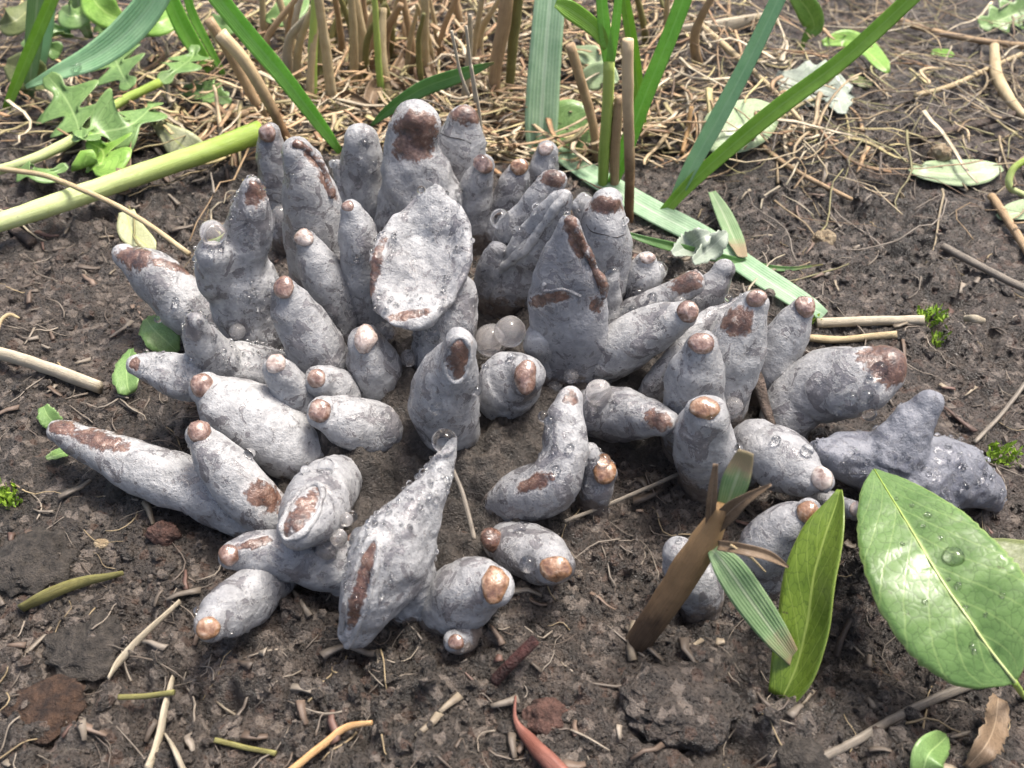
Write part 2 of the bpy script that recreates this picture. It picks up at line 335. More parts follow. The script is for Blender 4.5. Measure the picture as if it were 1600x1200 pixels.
# ------------------------------------------------------------------ object helpers
def thing(name, label, cat, base, group=None):
    o = bpy.data.objects.new(name, None); o.empty_display_size = .005; C.objects.link(o); o.location = V(base)*S
    return tag(o, label, cat, group)
def tag(o, label, cat, group=None):
    o['label'] = label; o['category'] = cat
    if group: o['group'] = group
    return o
def mesh_obj(name, vs, fs, material, parent=None, base=(0, 0, 0), smooth=True, attrs=None, uv=None):
    """vs in cm, world; the object's origin is the parent's, or base when it has none"""
    me = bpy.data.meshes.new(name); vs = np.asarray(vs, float)
    org = (np.array(parent.location)+(np.array(parent.parent.location) if parent.parent else 0)) if parent else np.array(base, float)*S
    if isinstance(fs, np.ndarray):
        n = len(fs); k = fs.shape[1]
        me.vertices.add(len(vs)); me.vertices.foreach_set('co', (vs*S-org).astype(np.float32).ravel())
        me.loops.add(n*k); me.loops.foreach_set('vertex_index', fs.astype(np.int32).ravel())
        me.polygons.add(n); me.polygons.foreach_set('loop_start', np.arange(0, n*k, k, dtype=np.int32))
        me.update(calc_edges=True)
    else:
        me.from_pydata((vs*S-org).tolist(), [], fs); me.update()
    me.polygons.foreach_set('use_smooth', [smooth]*len(me.polygons))
    for nm, arr in (attrs or {}).items():
        a = me.color_attributes.new(nm, 'FLOAT_COLOR', 'POINT'); a.data.foreach_set('color', np.asarray(arr, np.float32).ravel())
    if uv is not None:
        l = me.uv_layers.new(name='uv'); li = np.zeros(len(me.loops), np.int32); me.loops.foreach_get('vertex_index', li)
        l.data.foreach_set('uv', np.asarray(uv, np.float32)[li].ravel())
    me.materials.append(M[material] if isinstance(material, str) else material)
    o = bpy.data.objects.new(name, me); C.objects.link(o)
    if parent: o.parent = parent
    else: o.location = org
    return o
def catmull(pts, n):
    """pts: (k,d) array -> n samples along a centripetal-ish spline, evenly spaced by length"""
    P = np.asarray(pts, float)
    if len(P) == 2: P = np.array([P[0], (P[0]+P[1])/2, P[1]])
    E = np.vstack([2*P[0]-P[1], P, 2*P[-1]-P[-2]]); out = []
    for i in range(1, len(E)-2):
        for t in np.linspace(0, 1, 16, endpoint=False):
            a, b_, c, d = E[i-1], E[i], E[i+1], E[i+2]
            out.append(.5*((2*b_)+(-a+c)*t+(2*a-5*b_+4*c-d)*t*t+(-a+3*b_-3*c+d)*t**3))
    out.append(P[-1]); out = np.array(out)
    s = np.concatenate([[0], np.cumsum(np.linalg.norm(np.diff(out[:, :3], axis=0), axis=1))]); u = np.linspace(0, s[-1], n)
    return np.stack([np.interp(u, s, out[:, k]) for k in range(out.shape[1])], 1)
def frames(P):
    T = np.gradient(P, axis=0); T /= np.linalg.norm(T, axis=1)[:, None]+1e-9
    r = np.array([0, 0, 1.]) if abs(T[0][2]) < .8 else np.array([1., 0, 0]); N = []
    for t in T:
        r = r-t*np.dot(r, t); r /= np.linalg.norm(r)+1e-9; N.append(r.copy())
    N = np.array(N); return T, N, np.cross(T, N)
def tube(pts, n=24, k=8, round0=False, round1=False, flat=1., twist=0.):
    """pts (m,4): x,y,z,r in cm -> verts, quad faces, uv; round ends add hemispherical caps"""
    Q = catmull(pts, n); P = Q[:, :3]; R = np.maximum(Q[:, 3], .004); T, N, B = frames(P)
    if round0:
        a = np.linspace(.04, math.pi/2, 7)[:-1]
        P0 = P[0]-np.outer(np.cos(a), T[0])*R[0]; P = np.vstack([P0, P]); R = np.concatenate([R[0]*np.sin(a), R])
        N = np.vstack([np.repeat(N[:1], 6, 0), N]); B = np.vstack([np.repeat(B[:1], 6, 0), B])
    if round1:
        a = np.linspace(math.pi/2, .04, 7)[1:]
        P1 = P[-1]+np.outer(np.cos(a), T[-1])*R[-1]; P = np.vstack([P, P1]); R = np.concatenate([R, R[-1]*np.sin(a)])
        N = np.vstack([N, np.repeat(N[-1:], 6, 0)]); B = np.vstack([B, np.repeat(B[-1:], 6, 0)])
    m_ = len(P); th = np.linspace(0, 2*math.pi, k, endpoint=False)+twist
    vs = (P[:, None]+R[:, None, None]*(np.cos(th)[None, :, None]*N[:, None]+flat*np.sin(th)[None, :, None]*B[:, None])).reshape(-1, 3)
    i, j = np.meshgrid(np.arange(m_-1), np.arange(k), indexing='ij'); i = i.ravel(); j = j.ravel(); j2 = (j+1) % k
    fs = np.stack([i*k+j, i*k+j2, (i+1)*k+j2, (i+1)*k+j], 1)[:, ::-1]
    uv = np.stack(np.meshgrid(np.abs(np.linspace(-1, 1, k)), np.linspace(0, 1, m_)), -1).reshape(-1, 2)
    fl = fs.tolist(); fl.append(list(range(k))); fl.append([(m_-1)*k+q for q in range(k)][::-1])
    return vs, fl, uv

# ------------------------------------------------------------------ the ground: one sheet, fine round the clump, out to 40 m
nx, ny = len(gx), len(gy)
i, j = np.meshgrid(np.arange(ny-1), np.arange(nx-1), indexing='ij'); i = i.ravel(); j = j.ravel()
gf = np.stack([i*nx+j, i*nx+j+1, (i+1)*nx+j+1, (i+1)*nx+j], 1)
ground = mesh_obj('ground', np.stack([XX.ravel(), YY.ravel(), ZZ.ravel()], 1), gf, 'soil'); ground['kind'] = 'structure'

# ------------------------------------------------------------------ fungus fingers
FING = []                       # (short description, body verts, faces, thing)
FIDX = {}
def remesh(vs, fs, voxel):
    me = bpy.data.meshes.new('t'); me.from_pydata((np.asarray(vs)*S).tolist(), [], fs); o = bpy.data.objects.new('t', me); C.objects.link(o)
    r = o.modifiers.new('r', 'REMESH'); r.mode = 'VOXEL'; r.voxel_size = voxel*S
    s = o.modifiers.new('s', 'SMOOTH'); s.iterations = 9; s.factor = .5
    dg = bpy.context.evaluated_depsgraph_get(); ev = o.evaluated_get(dg); m2 = ev.to_mesh()
    v = np.zeros(len(m2.vertices)*3, np.float32); m2.vertices.foreach_get('co', v)
    f = [list(p.vertices) for p in m2.polygons]; ev.to_mesh_clear()
    bpy.data.objects.remove(o); bpy.data.meshes.remove(me)
    return v.reshape(-1, 3).astype(float)/S, f
def spine(pts, L, z, zb):
    """pixel spine tip..base -> 3D points with radius. L: how far the tip leans away (+) or towards (-) the camera; z: (base, tip) heights"""
    d = [0.]
    for a, b_ in zip(pts[::-1][:-1], pts[::-1][1:]): d.append(d[-1]+math.hypot(a[0]-b_[0], a[1]-b_[1]))
    s = [x/d[-1] for x in d][::-1]; out = []
    base = atz(pts[-1][0], pts[-1][1], zb if z is None else z[0])
    for (px, py, r), q in zip(pts, s):
        P = aty(px, py, base.y+L*q) if z is None else atz(px, py, z[0]+(z[1]-z[0])*q**.85)
        out.append((P.x, P.y, P.z, r*1.05*cmpx(P)))
    return out
def finger(short, label, pts, L=0., z=None, zb=.5, tips=(), patches=(), branches=(), tone=0., flat=None, dirt=1., lump=1., name='fungus_finger', verts=None, noext=False, ridges=()):
    sd_ = len(FING)*7.3
    if verts is None:
        main = spine(pts, L, z, zb); bx, by, bz, br = main[-1]
        gb = g1(bx, by)
        if bz > gb-.3 and not noext: main.append((bx, by, min(bz-.3, gb-.5), br*.95))
        fl = flat if flat else 1+.12*math.sin(sd_)
        vs, fs, _ = tube(main, 40, 32, True, noext, flat=fl, twist=sd_)
        if branches:
            vs = vs.tolist(); fs = list(fs)
            for bp, idx, bl in branches:
                y0 = main[idx][1]; q = [0.]
                for a, c in zip(bp[::-1][:-1], bp[::-1][1:]): q.append(q[-1]+math.hypot(a[0]-c[0], a[1]-c[1]))
                q = [v/q[-1] for v in q][::-1]; sp = []
                for (px, py, r), t in zip(bp, q):
                    P = aty(px, py, y0+bl*t); sp.append((P.x, P.y, P.z, r*cmpx(P)))
                v2, f2, _ = tube(sp, 26, 24, True); o = len(vs); vs += v2.tolist(); fs += [[k+o for k in f] for f in f2]
            vs, fs = remesh(vs, fs, .055)
        vs = np.array(vs)
    else:
        vs, fs = verts; bx, by = vs[np.argmin(vs[:, 2])][:2]
    # lumps and wrinkles of the skin (geometry)
    me = bpy.data.meshes.new('t'); me.from_pydata(vs.tolist(), [], fs); me.update()
    nr = np.zeros(len(vs)*3, np.float32); me.vertices.foreach_get('normal', nr); nr = nr.reshape(-1, 3); bpy.data.meshes.remove(me)
    dsp = np.array([.09*lump*noise.noise(V(v)*1.1+V((sd_, 0, 0)))+lump*.05*noise.noise(V(v)*2.4+V((0, sd_, 0)))-.05*max(0, lump-.6)*abs(noise.noise(V(v)*3.1+V((0, 0, sd_))))+.012*noise.noise(V(v)*6) for v in vs])
    vs = vs+nr*dsp[:, None]
    bv = BVHTree.FromPolygons([V(v) for v in vs], fs)
    mask = np.zeros((len(vs), 4)); mask[:, 3] = 1; mask[:, 2] = tone+.22*abs(math.sin(sd_*1.7))
    hg = vs[:, 2]-gq(vs[:, 0], vs[:, 1]); mask[:, 1] = np.clip(1.05-hg/(1.5*dirt+.05), 0, 1)*.9
    for (px, py, rx, ry, ang) in patches:
        d = ray(px, py).normalized(); hit = bv.ray_cast(CAM, d)[0]
        if hit is None: hit = bv.find_nearest(CAM+d*((V((bx, by, 1))-CAM).dot(d)))[0]
        k = cmpx(hit); a = math.radians(ang); U = RT*math.cos(a)+UP*math.sin(a); W = -RT*math.sin(a)+UP*math.cos(a); rel = vs-np.array(hit)
        # measured along the view for the outline, limited in depth so that it stays on this side
        dn = rel @ np.array(d); e = (rel @ np.array(U)/(rx*k))**2+(rel @ np.array(W)/(ry*k))**2+(dn/(2.2*max(rx, ry)*k))**2
        mask[:, 0] = np.maximum(mask[:, 0], np.clip(1.35-.85*np.sqrt(e), 0, 1))
    t = thing(name, label, 'fungus', (bx, by, g1(bx, by)), 'grey fungus fingers of the clump')
    mesh_obj('body', vs, fs, 'fungus', t, attrs={'mask': mask})
    for (px, py, rx, ry, kind) in tips:
        d = ray(px, py).normalized(); h = bv.ray_cast(CAM, d)
        if h[0] is None:
            q = V((vs[0][0], vs[0][1], vs[0][2])); n0 = bv.find_nearest(CAM+d*((q-CAM).dot(d))); hit, nn = n0[0], n0[1]
        else: hit, nn = h[0], h[1]
        if nn.dot(d) > 0: nn = -nn
        nn = (nn*.75-d*.45).normalized(); k = cmpx(hit)
        U = (RT-nn*RT.dot(nn)).normalized(); W = nn.cross(U); rx *= k*.98; ry *= k*.98; th_ = .62*min(rx, ry); c = hit-nn*th_*.28
        tv = []; tf = []; rg = []; A, Bn = 20, 11
        for ii in range(Bn):
            f = math.pi*(.02+.78*ii/(Bn-1))
            for jj in range(A):
                a = 2*math.pi*jj/A; q = U*(rx*math.sin(f)*math.cos(a))+W*(ry*math.sin(f)*math.sin(a))+nn*(th_*math.cos(f))
                q = c+q; q = q+(q-c)*(.26*noise.noise(q*2.6+V((sd_, 1, 2)))+.12*noise.noise(q*6.5)); tv.append(tuple(q)); rg.append((ii/(Bn-1),)*3+(1,))
        for ii in range(Bn-1):
            for jj in range(A): tf.append([ii*A+jj, (ii+1)*A+jj, (ii+1)*A+(jj+1) % A, ii*A+(jj+1) % A])
        tf.append(list(range(A))); tf.append([(Bn-1)*A+q for q in range(A)][::-1])
        mesh_obj('tip', tv, tf, kind, t, attrs={'ring': rg})
    for (pix, rp, kind) in ridges:
        pl = []
        for px, py in pix:
            d = ray(px, py).normalized(); h = bv.ray_cast(CAM, d); q = h[0]
            if q is None: q = bv.find_nearest(CAM+d*((V(vs[0])-CAM).dot(d)))[0]
            pl.append((q.x, q.y, q.z, rp*cmpx(q)*(1+.25*math.sin(px*.9+py))))
        if kind == 'crack':
            v2, f2, u2 = tube(pl, 30, 6); mesh_obj('crack', v2, f2, 'darkskin', t, uv=u2); continue
        v2, f2, _ = tube(pl, 44, 12, True, True)
        v2 = np.array([v+np.array(noise.noise_vector(V(v)*3.))*rp*.006+np.array(noise.noise_vector(V(v)*8.))*rp*.003 for v in v2])
        mk = np.zeros((len(v2), 4)); mk[:, 0] = .62 if kind == 'brown' else 0; mk[:, 3] = 1; mk[:, 2] = tone
        mesh_obj('ridge' if kind != 'lip' else 'lip', v2, f2, 'fungus', t, attrs={'mask': mk})
    FING.append((short, vs, fs, t)); return t
def loop(cx, cy, rx, ry, ang, n=14):
    a = math.radians(ang); out = []
    for k in range(n+1):
        q = 2*math.pi*k/n; u, v = rx*math.cos(q), ry*math.sin(q); out.append((cx+u*math.cos(a)-v*math.sin(a), cy-(u*math.sin(a)+v*math.cos(a))))
    return out

# ---- back row
finger('finger touching the yellow-green stem', 'slim grey fungus finger whose brown tip touches the yellow-green stem', [(419,210,17),(424,235,24),(432,275,27),(442,320,27),(450,370,26)], .3, tips=[(417,209,14,16,'b')])
finger('broad finger with brown crest', 'broad tall grey finger with a flaking brown crest beside the slim stem-touching one', [(464,240,22),(478,275,35),(488,330,43),(498,400,45),(506,470,42)], .4, patches=[(490,248,20,8,-45),(512,290,7,20,30)], ridges=[([(464,226),(484,236),(500,256),(510,280),(517,305)], 7, 'brown')])
finger('tiny pointed finger', 'tiny pointed grey finger squeezed beside the broad brown-crested finger', [(526,259,9),(538,285,16),(547,315,20),(552,350,20)], .2)
finger('blunt pale finger', 'blunt upright grey finger without brown tip, beaded with drops', [(566,222,27),(566,250,31),(566,300,33),(572,352,32)], .3, flat=.8)
finger('finger with crusted brown top', 'thick grey finger with a crusty brown and white cut top', [(648,192,33),(642,230,41),(652,275,56),(660,325,68),(664,375,70)], .2, patches=[(645,195,34,26,0),(640,232,30,20,0)], lump=1.8)
finger('finger with fine straws', 'wide grey finger with a brown top and splintered straw behind it', [(722,192,26),(721,220,36),(717,270,39),(714,340,37)], .4, patches=[(728,178,26,16,0)], ridges=[([(686,207),(702,214),(718,217),(736,224)], .8, 'crack')], flat=.8)
finger('low finger with round tip', 'short grey finger with round brown tip in front of the straw-backed finger', [(756,262,17),(746,290,25),(738,330,29),(735,375,28)], .1, tips=[(755,257,15,15,'b')])
finger('finger with a tan knob', 'slanting grey finger ending in a light tan knob', [(812,262,15),(803,288,22),(786,328,26),(770,372,27)], .3, tips=[(811,259,14,14,'o')])
finger('small finger below the wide blade', 'small grey finger with pale tip at the foot of the wide white-sheened grass blade', [(854,238,16),(850,262,23),(846,305,25),(840,350,25)], .3, tips=[(853,233,13,11,'w')])
finger('ribbed finger with long crest', 'leaning grey finger with ragged brown top and a ribbed flank', [(863,284,18),(842,318,29),(812,366,34),(790,425,34),(776,475,30)], .2, patches=[(864,278,18,14,0)], flat=.7, lump=1.6)
finger('white-crested blade finger', 'narrow blade-like grey finger with a white flaking crest', [(884,306,12),(862,335,24),(832,385,33),(808,440,35),(796,495,34)], -.1, patches=[(880,312,8,12,0)], ridges=[([(884,304),(868,326),(845,358),(820,388),(795,412),(778,420)], 7, 'pale')], flat=.6, lump=1.6)
finger('bulging side finger', 'low dark bulging finger pressed against the ribbed one', [(778,392,14),(768,420,24),(770,455,27),(778,490,26)], -.1, tone=.2)
finger('small finger behind the drop', 'small grey finger stub carrying a big clear drop behind the cracked finger', [(912,324,15),(922,350,22),(928,390,26),(930,430,26)], .3)
finger('cracked finger with banded top', 'thick pale finger with a brown banded top and a crack around it', [(950,316,22),(946,340,34),(942,390,41),(936,450,41),(932,500,38)], .2, patches=[(950,320,28,13,0)], ridges=[([(906,352),(925,362),(945,367),(962,371),(975,367)], .8, 'crack')])
finger('big wedge-shaped finger', 'big wedge-shaped dark grey finger with a brown ridge and a torn scar', [(889,352,13),(886,385,31),(884,430,51),(888,485,59),(892,540,53),(890,605,44)], .4, patches=[(900,372,12,34,18),(858,466,36,10,8),(932,475,12,14,0)], ridges=[([(889,343),(900,362),(914,388),(926,415),(938,440),(943,462)], 9, 'brown'), ([(826,452),(850,455),(880,452),(905,462)], 3, 'lip')], flat=.62, tone=.3, zb=.4)
finger('thin finger with a drop on top', 'thin pale finger topped by a clear drop beside the wedge-shaped finger', [(958,436,10),(957,458,15),(953,495,19),(950,530,19)], .1)
finger('short stout finger', 'short stout finger with pale brown tip between the thin finger and white scraps', [(1010,409,14),(1006,426,25),(1000,458,30),(994,505,30)], .1, tips=[(1011,403,14,10,'w')])
finger('half-hidden finger by the white scraps', 'half-hidden grey finger beside the white leaf scraps', [(1128,424,17),(1112,448,25),(1090,482,30),(1075,520,28)], .4)
finger('rough-tipped leaning finger', 'leaning finger with a rough brown and white tip and drops along it', [(1080,442,17),(1052,458,22),(1012,482,26),(975,510,27)], z=(1.,2.6), patches=[(1076,440,26,18,20)])
finger('smooth finger lying over to the brown knob', 'smooth finger lying sideways with a shiny brown knob at its end', [(1068,491,20),(1040,503,31),(1000,526,37),(962,550,36),(930,575,32)], z=(.9,2.9), tips=[(1074,488,17,18,'b')], dirt=.5)
finger('tiny round stub', 'tiny round grey stub beside the foot of the wedge-shaped finger', [(948,567,19),(932,572,23),(915,585,22)], z=(.5,1.4), tips=())
# ---- right group
finger('broad flank behind the stained finger', 'broad sloping grey sheet of fungus behind the brown-stained finger', [(1150,480,20),(1112,512,38),(1062,572,42),(1020,625,36)], z=(.4,2.3), flat=.55, dirt=.8)
finger('brown-stained finger', 'stout finger with a brown stain below its round brown knob', [(1180,476,21),(1166,502,33),(1148,545,43),(1130,595,46),(1118,645,42)], .6, tips=[(1183,466,17,16,'b')], patches=[(1155,502,24,22,0)])
finger('finger beside the fallen blade', 'slim finger with tan knob leaning towards the fallen pale grass blade', [(1254,486,19),(1236,514,29),(1216,552,33),(1200,605,32)], .5, tips=[(1258,478,16,17,'b')])
finger('upright finger with a clean brown knob', 'upright smooth finger with a clean round brown knob, behind the stubby one', [(1094,545,28),(1088,580,41),(1083,630,47),(1080,690,48)], .2, tips=[(1096,536,22,18,'b')], zb=.3)
finger('stubby finger with an orange knob', 'stubby grey finger with a glossy orange-brown knob in front of the upright one', [(1100,650,32),(1098,680,45),(1100,712,46),(1102,745,42)], -.6, tips=[(1102,638,22,18,'o')], zb=.1)
finger('fat paddle-shaped finger', 'fat paddle-shaped finger with a brown end reaching out over bare soil', [(1384,576,32),(1342,594,49),(1292,602,51),(1248,625,44),(1222,668,34)], z=(.2,2.2), patches=[(1395,570,34,38,20),(1355,560,20,10,0)], dirt=.4)
finger('dark star-shaped lobe', 'dark bluish star-shaped fungus lobe with pointed arms behind the glossy leaf', [(1284,706,22),(1340,718,44),(1400,738,62),(1428,778,60),(1432,812,46)], z=(.2,1.4), tone=.75, dirt=.3, zb=.2, lump=1.6,
       branches=[([(1456,628,15),(1442,648,23),(1417,680,42),(1392,716,54)], 2, .5), ([(1559,803,7),(1538,768,26),(1508,752,46),(1462,740,60),(1405,738,62)], 2, .0)])
finger('drooping finger at the star lobe', 'drooping finger with a tan knob at its lower end beside the dark star lobe', [(1284,750,19),(1258,742,34),(1226,720,47),(1196,700,42),(1172,690,30)], z=(.9,1.6), tips=[(1284,748,16,20,'w')], zb=.3, dirt=.5)
finger('smooth finger behind the bent leaf', 'smooth dark finger with an orange-brown knob half behind the bent green leaf', [(1260,802,20),(1236,820,38),(1206,848,44),(1186,880,40)], z=(.1,1.7), tips=[(1262,800,17,18,'o')], dirt=.5)
finger('thin finger behind the bent leaf', 'thin finger with a pale knob poking out between the bent leaf and glossy leaf', [(1336,797,14),(1316,792,17),(1290,792,22)], z=(.3,1.3), tips=[(1339,796,12,13,'w')], dirt=.5)
finger('finger behind the cut stem', 'small pale finger hidden behind the brown cut stem', [(1062,866,24),(1070,885,34),(1085,910,38),(1095,930,36)], z=(-.2,1.1), dirt=.6)
# ---- centre
finger('narrow finger behind the spoon', 'narrow finger with pinkish tip tucked behind the spoon-shaped one', [(548,330,15),(558,362,28),(568,415,34),(578,475,35),(590,530,34)], .5, tips=[(543,322,11,10,'b')])
finger('slim finger with a silver knob', 'slim smooth finger with a silvery brown knob in front of the brown-crested one', [(477,379,17),(494,408,29),(515,448,34),(532,492,34),(545,540,34)], .5, tips=[(473,371,15,15,'w')])
finger('leaning finger with a bronze knob', 'leaning smooth finger with a bronze knob beside the two-lobed finger', [(445,456,20),(458,482,33),(480,518,41),(502,558,44),(518,605,42)], .3, tips=[(442,447,17,19,'b')])
def spoon():
    cs = [atz(*q) for q in ((697,303,4.6),(624,512,2.9),(560,420,3.75),(744,385,3.95))]
    c = (cs[0]+cs[1]+cs[2]+cs[3])/4; U = (cs[0]-cs[1])/2; W = (cs[3]-cs[2])/2; W = W-U*(W.dot(U)/U.dot(U)); nrm = U.cross(W).normalized()
    if nrm.dot(CAM-c) < 0: nrm = -nrm
    K = 48; rings = []
    def ring(cc, a, b_, f, dn):
        out = []
        for i in range(K):
            t = 2*math.pi*i/K; e = V((math.cos(t), math.sin(t), 0)); k = 1+.13*noise.noise(e*1.3+V((4, 2, 7)))+.05*noise.noise(e*3.7)
            out.append(tuple(cc+(a*math.cos(t)+b_*math.sin(t))*k+nrm*(.28*f*f*noise.noise(e*1.1+V((1, 5, f*.5)))+.12*noise.noise(e*f*2.2+V((9, 1, dn))))))
        return out
    for f, dn in ((.05,-1.4),(.35,-1.32),(.6,-1.1),(.8,-.7),(.93,-.35),(1.0,-.14),(.99,-.03),(.94,.03),(.86,.03),(.74,-.03),(.6,-.13),(.45,-.24),(.3,-.32),(.16,-.36),(.04,-.37)):
        rings.append(ring(c+nrm*dn, U*f, W*f, f, dn))
    vs = [v for r in rings for v in r]; fs = []
    for ii in range(len(rings)-1):
        for jj in range(K): fs.append([ii*K+jj, ii*K+(jj+1)%K, (ii+1)*K+(jj+1)%K, (ii+1)*K+jj])
    fs.append(list(range(K))[::-1]); fs.append([(len(rings)-1)*K+q for q in range(K)])
    top = c-nrm*1.15+RT*.4-U*.1; st = [(top.x, top.y, top.z, .6)]
    for x_, y_, z_, r_ in ((698,455,2.7,.72),(695,505,2.0,.78),(690,555,1.1,.86),(690,610,.0,.88),(692,640,-.8,.85)):
        q = atz(x_, y_, z_); st.append((q.x, q.y, q.z, r_))
    v2, f2, _ = tube(st, 30, 28, True); o = len(vs); vs += v2.tolist(); fs += [[k+o for k in f] for f in f2]
    return remesh(vs, fs, .06)
finger('spoon-shaped finger', 'tall spoon-shaped fungus with a broad concave pale face', [], verts=spoon(), patches=[(585,420,10,44,-12),(640,492,34,8,10)], lump=1.2, name='fungus_spoon')
finger('rust-brown ended finger', 'stout finger with a glossy rust-brown end lying on bare soil', [(198,402,20),(232,424,35),(268,456,42),(300,486,42),(318,505,38)], z=(.6,2.1), patches=[(208,402,34,20,-15),(270,416,40,8,-15)], dirt=.5)
finger('two-lobed finger', 'fat two-lobed finger with a curled upper lobe beside the rust-brown ended one', [(393,294,17),(394,330,30),(386,372,38),(372,412,46),(385,455,56),(402,500,56),(420,540,48)], .3, patches=[(398,300,14,24,-20)],
       branches=[([(334,400,32),(342,425,38),(365,448,42),(384,458,44)], 4, -.5)], dirt=.5)
finger('horned finger', 'pale smooth finger forked into two horns over the green leaf scraps', [(212,571,14),(246,577,27),(292,590,36),(345,580,40),(400,580,42),(450,605,38)], z=(.6,1.9), tips=(), patches=[(210,568,8,12,0)],
       branches=[([(305,502,19),(314,524,27),(332,553,36),(346,578,38)], 3, -.5)], dirt=.15)
finger('thick finger with a bronze knob', 'thick smooth finger with a bronze knob below the horned finger', [(322,606,25),(350,626,40),(400,658,49),(450,692,49),(500,726,42)], z=(.1,2.0), tips=[(313,602,19,19,'b')], dirt=.5)
finger('long outlying finger', 'long low finger stretched over the soil with a brown scabbed back', [(92,676,16),(132,692,25),(182,714,34),(242,740,39),(302,762,40),(360,790,38),(410,818,32)], z=(-.1,1.0), patches=[(92,668,20,10,-8),(160,690,52,13,-14)], dirt=.35)
finger('finger with a flaking foot', 'smooth finger with a bronze knob and a brown flaking foot', [(316,683,24),(340,715,36),(372,757,42),(408,796,41),(436,825,36)], z=(0.,1.9), tips=[(312,672,18,19,'b')], patches=[(410,775,18,30,40)], dirt=.6)
finger('slim finger with a white bald knob', 'slim finger with a bald white knob near two small stubs', [(434,577,20),(450,600,28),(474,634,33),(498,668,34)], z=(.3,2.4), tips=[(430,568,17,17,'w')], dirt=.6)
finger('short stub with a wrinkled knob', 'short rounded stub with a wrinkled brown knob beside the white-knobbed finger', [(499,596,24),(512,604,33),(524,616,36),(530,645,34)], z=(.4,1.9), tips=[(494,591,15,16,'b')])
finger('blistered finger', 'blistered pale finger with a rosy knob crossing below the short stub', [(508,647,25),(536,657,37),(570,668,41),(596,672,38),(612,676,26)], z=(.5,1.7), tips=[(501,642,19,19,'b')], dirt=.35)
finger('upright stub with a tan disc', 'upright stub with a flat tan disc in front of the spoon foot', [(572,537,29),(580,558,37),(588,582,38),(592,620,36)], .1, tips=[(569,529,20,22,'w')], zb=.4)
finger('bulbous finger with a brown slit', 'bulbous finger with a dark brown sunken slit at its top', [(714,534,22),(709,570,37),(694,610,53),(697,648,51),(716,690,36)], -.7, patches=[(715,562,17,32,-8)], ridges=[(loop(715,562,20,35,-8), 4, 'lip')], zb=.3, dirt=.5)
finger('stout stub with an amber knob', 'stout barrel-like stub with a large amber knob turned to the side', [(820,587,32),(802,592,46),(788,608,46),(784,650,42)], z=(.2,2.1), tips=[(822,588,20,27,'b')], dirt=.5)
finger('flared finger with a pale knob', 'flared finger with a pale broken knob leaning on the wedge-shaped finger', [(866,518,19),(848,530,27),(848,560,25),(845,605,24)], .0, tips=[(862,516,19,15,'w')], zb=.4)
finger('hooked finger', 'hooked finger bent like a boot with flaking brown skin', [(889,625,20),(882,660,31),(882,712,40),(862,756,45),(816,775,43),(790,785,38)], z=(.2,2.5), patches=[(893,622,12,14,0),(835,755,32,12,25)], dirt=.5)
finger('pointed finger lying sideways', 'smooth finger lying sideways with a brown pointed end beside the hooked finger', [(1038,660,20),(1002,652,33),(962,646,40),(925,650,38)], z=(.5,1.7), patches=[(1030,656,22,16,-35)], dirt=.4)
finger('small stub with a wet cap', 'small stub with a wet tan cap in the nook beside the hooked finger', [(944,738,21),(936,750,25),(930,765,27),(926,790,25)], z=(0.,1.1), tips=[(946,734,19,20,'o')], dirt=.6,
       branches=[([(923,705,18),(928,730,24),(932,757,26)], 2, .3)])
# ---- front
finger('slit-mouthed finger', 'pale blunt finger with an open brown slit like a mouth', [(466,826,30),(484,803,45),(508,772,44),(526,748,34),(540,738,26)], z=(.5,1.9), patches=[(472,800,17,42,-32)], ridges=[(loop(472,800,22,49,-32), 5, 'lip')], dirt=.3)
finger('low finger with a brown bald end', 'low finger with a bald brown and white end under the slit-mouthed one', [(362,868,21),(396,866,33),(440,868,40),(492,878,40),(540,892,36)], z=(0.,.9), tips=[(356,868,18,17,'b')], patches=[(395,850,30,7,8)], dirt=.3)
finger('outermost low finger', 'short fat mottled finger with an orange knob lying lowest on the soil', [(334,972,30),(352,957,44),(386,936,45),(424,914,38)], z=(-.2,.8), tips=[(326,980,18,17,'o')], dirt=.25)
finger('flipper-shaped finger', 'large flipper-shaped finger with a long brown slit and a drop on its narrow tip', [(702,700,15),(686,738,27),(654,796,46),(618,858,76),(588,922,68),(562,975,40)], z=(.45,2.7), noext=True, patches=[(562,925,13,80,-16)], ridges=[(loop(562,925,17,88,-16), 5, 'lip')], flat=.75, dirt=.25, lump=1.15,
       branches=[([(640,958,28),(644,930,40),(630,890,50)], 3, -.3)])
finger('stout finger with an amber cap', 'stout upturned finger with an oval amber cap in front of the flipper-shaped one', [(770,915,31),(746,920,46),(718,934,50),(692,950,44)], z=(-.2,1.3), tips=[(773,914,21,30,'o')], dirt=.3)
finger('short finger with a glassy cap', 'short finger with an orange cap and a large clear drop on its side', [(866,886,29),(842,871,38),(814,856,38),(796,842,32)], z=(.0,.9), tips=[(869,889,25,21,'o')], dirt=.3)
finger('little pinkish stub', 'little pinkish brown stub below the finger with the amber cap', [(714,1003,15),(730,996,18),(748,985,18)], z=(-.3,.3), tips=[(713,1004,13,12,'b')], dirt=.6)
finger('rosy bump', 'rosy warty bump beside the short orange-capped finger', [(768,842,18),(775,850,22),(785,858,22)], z=(.0,.6), patches=[(768,842,24,24,0)], dirt=.5)

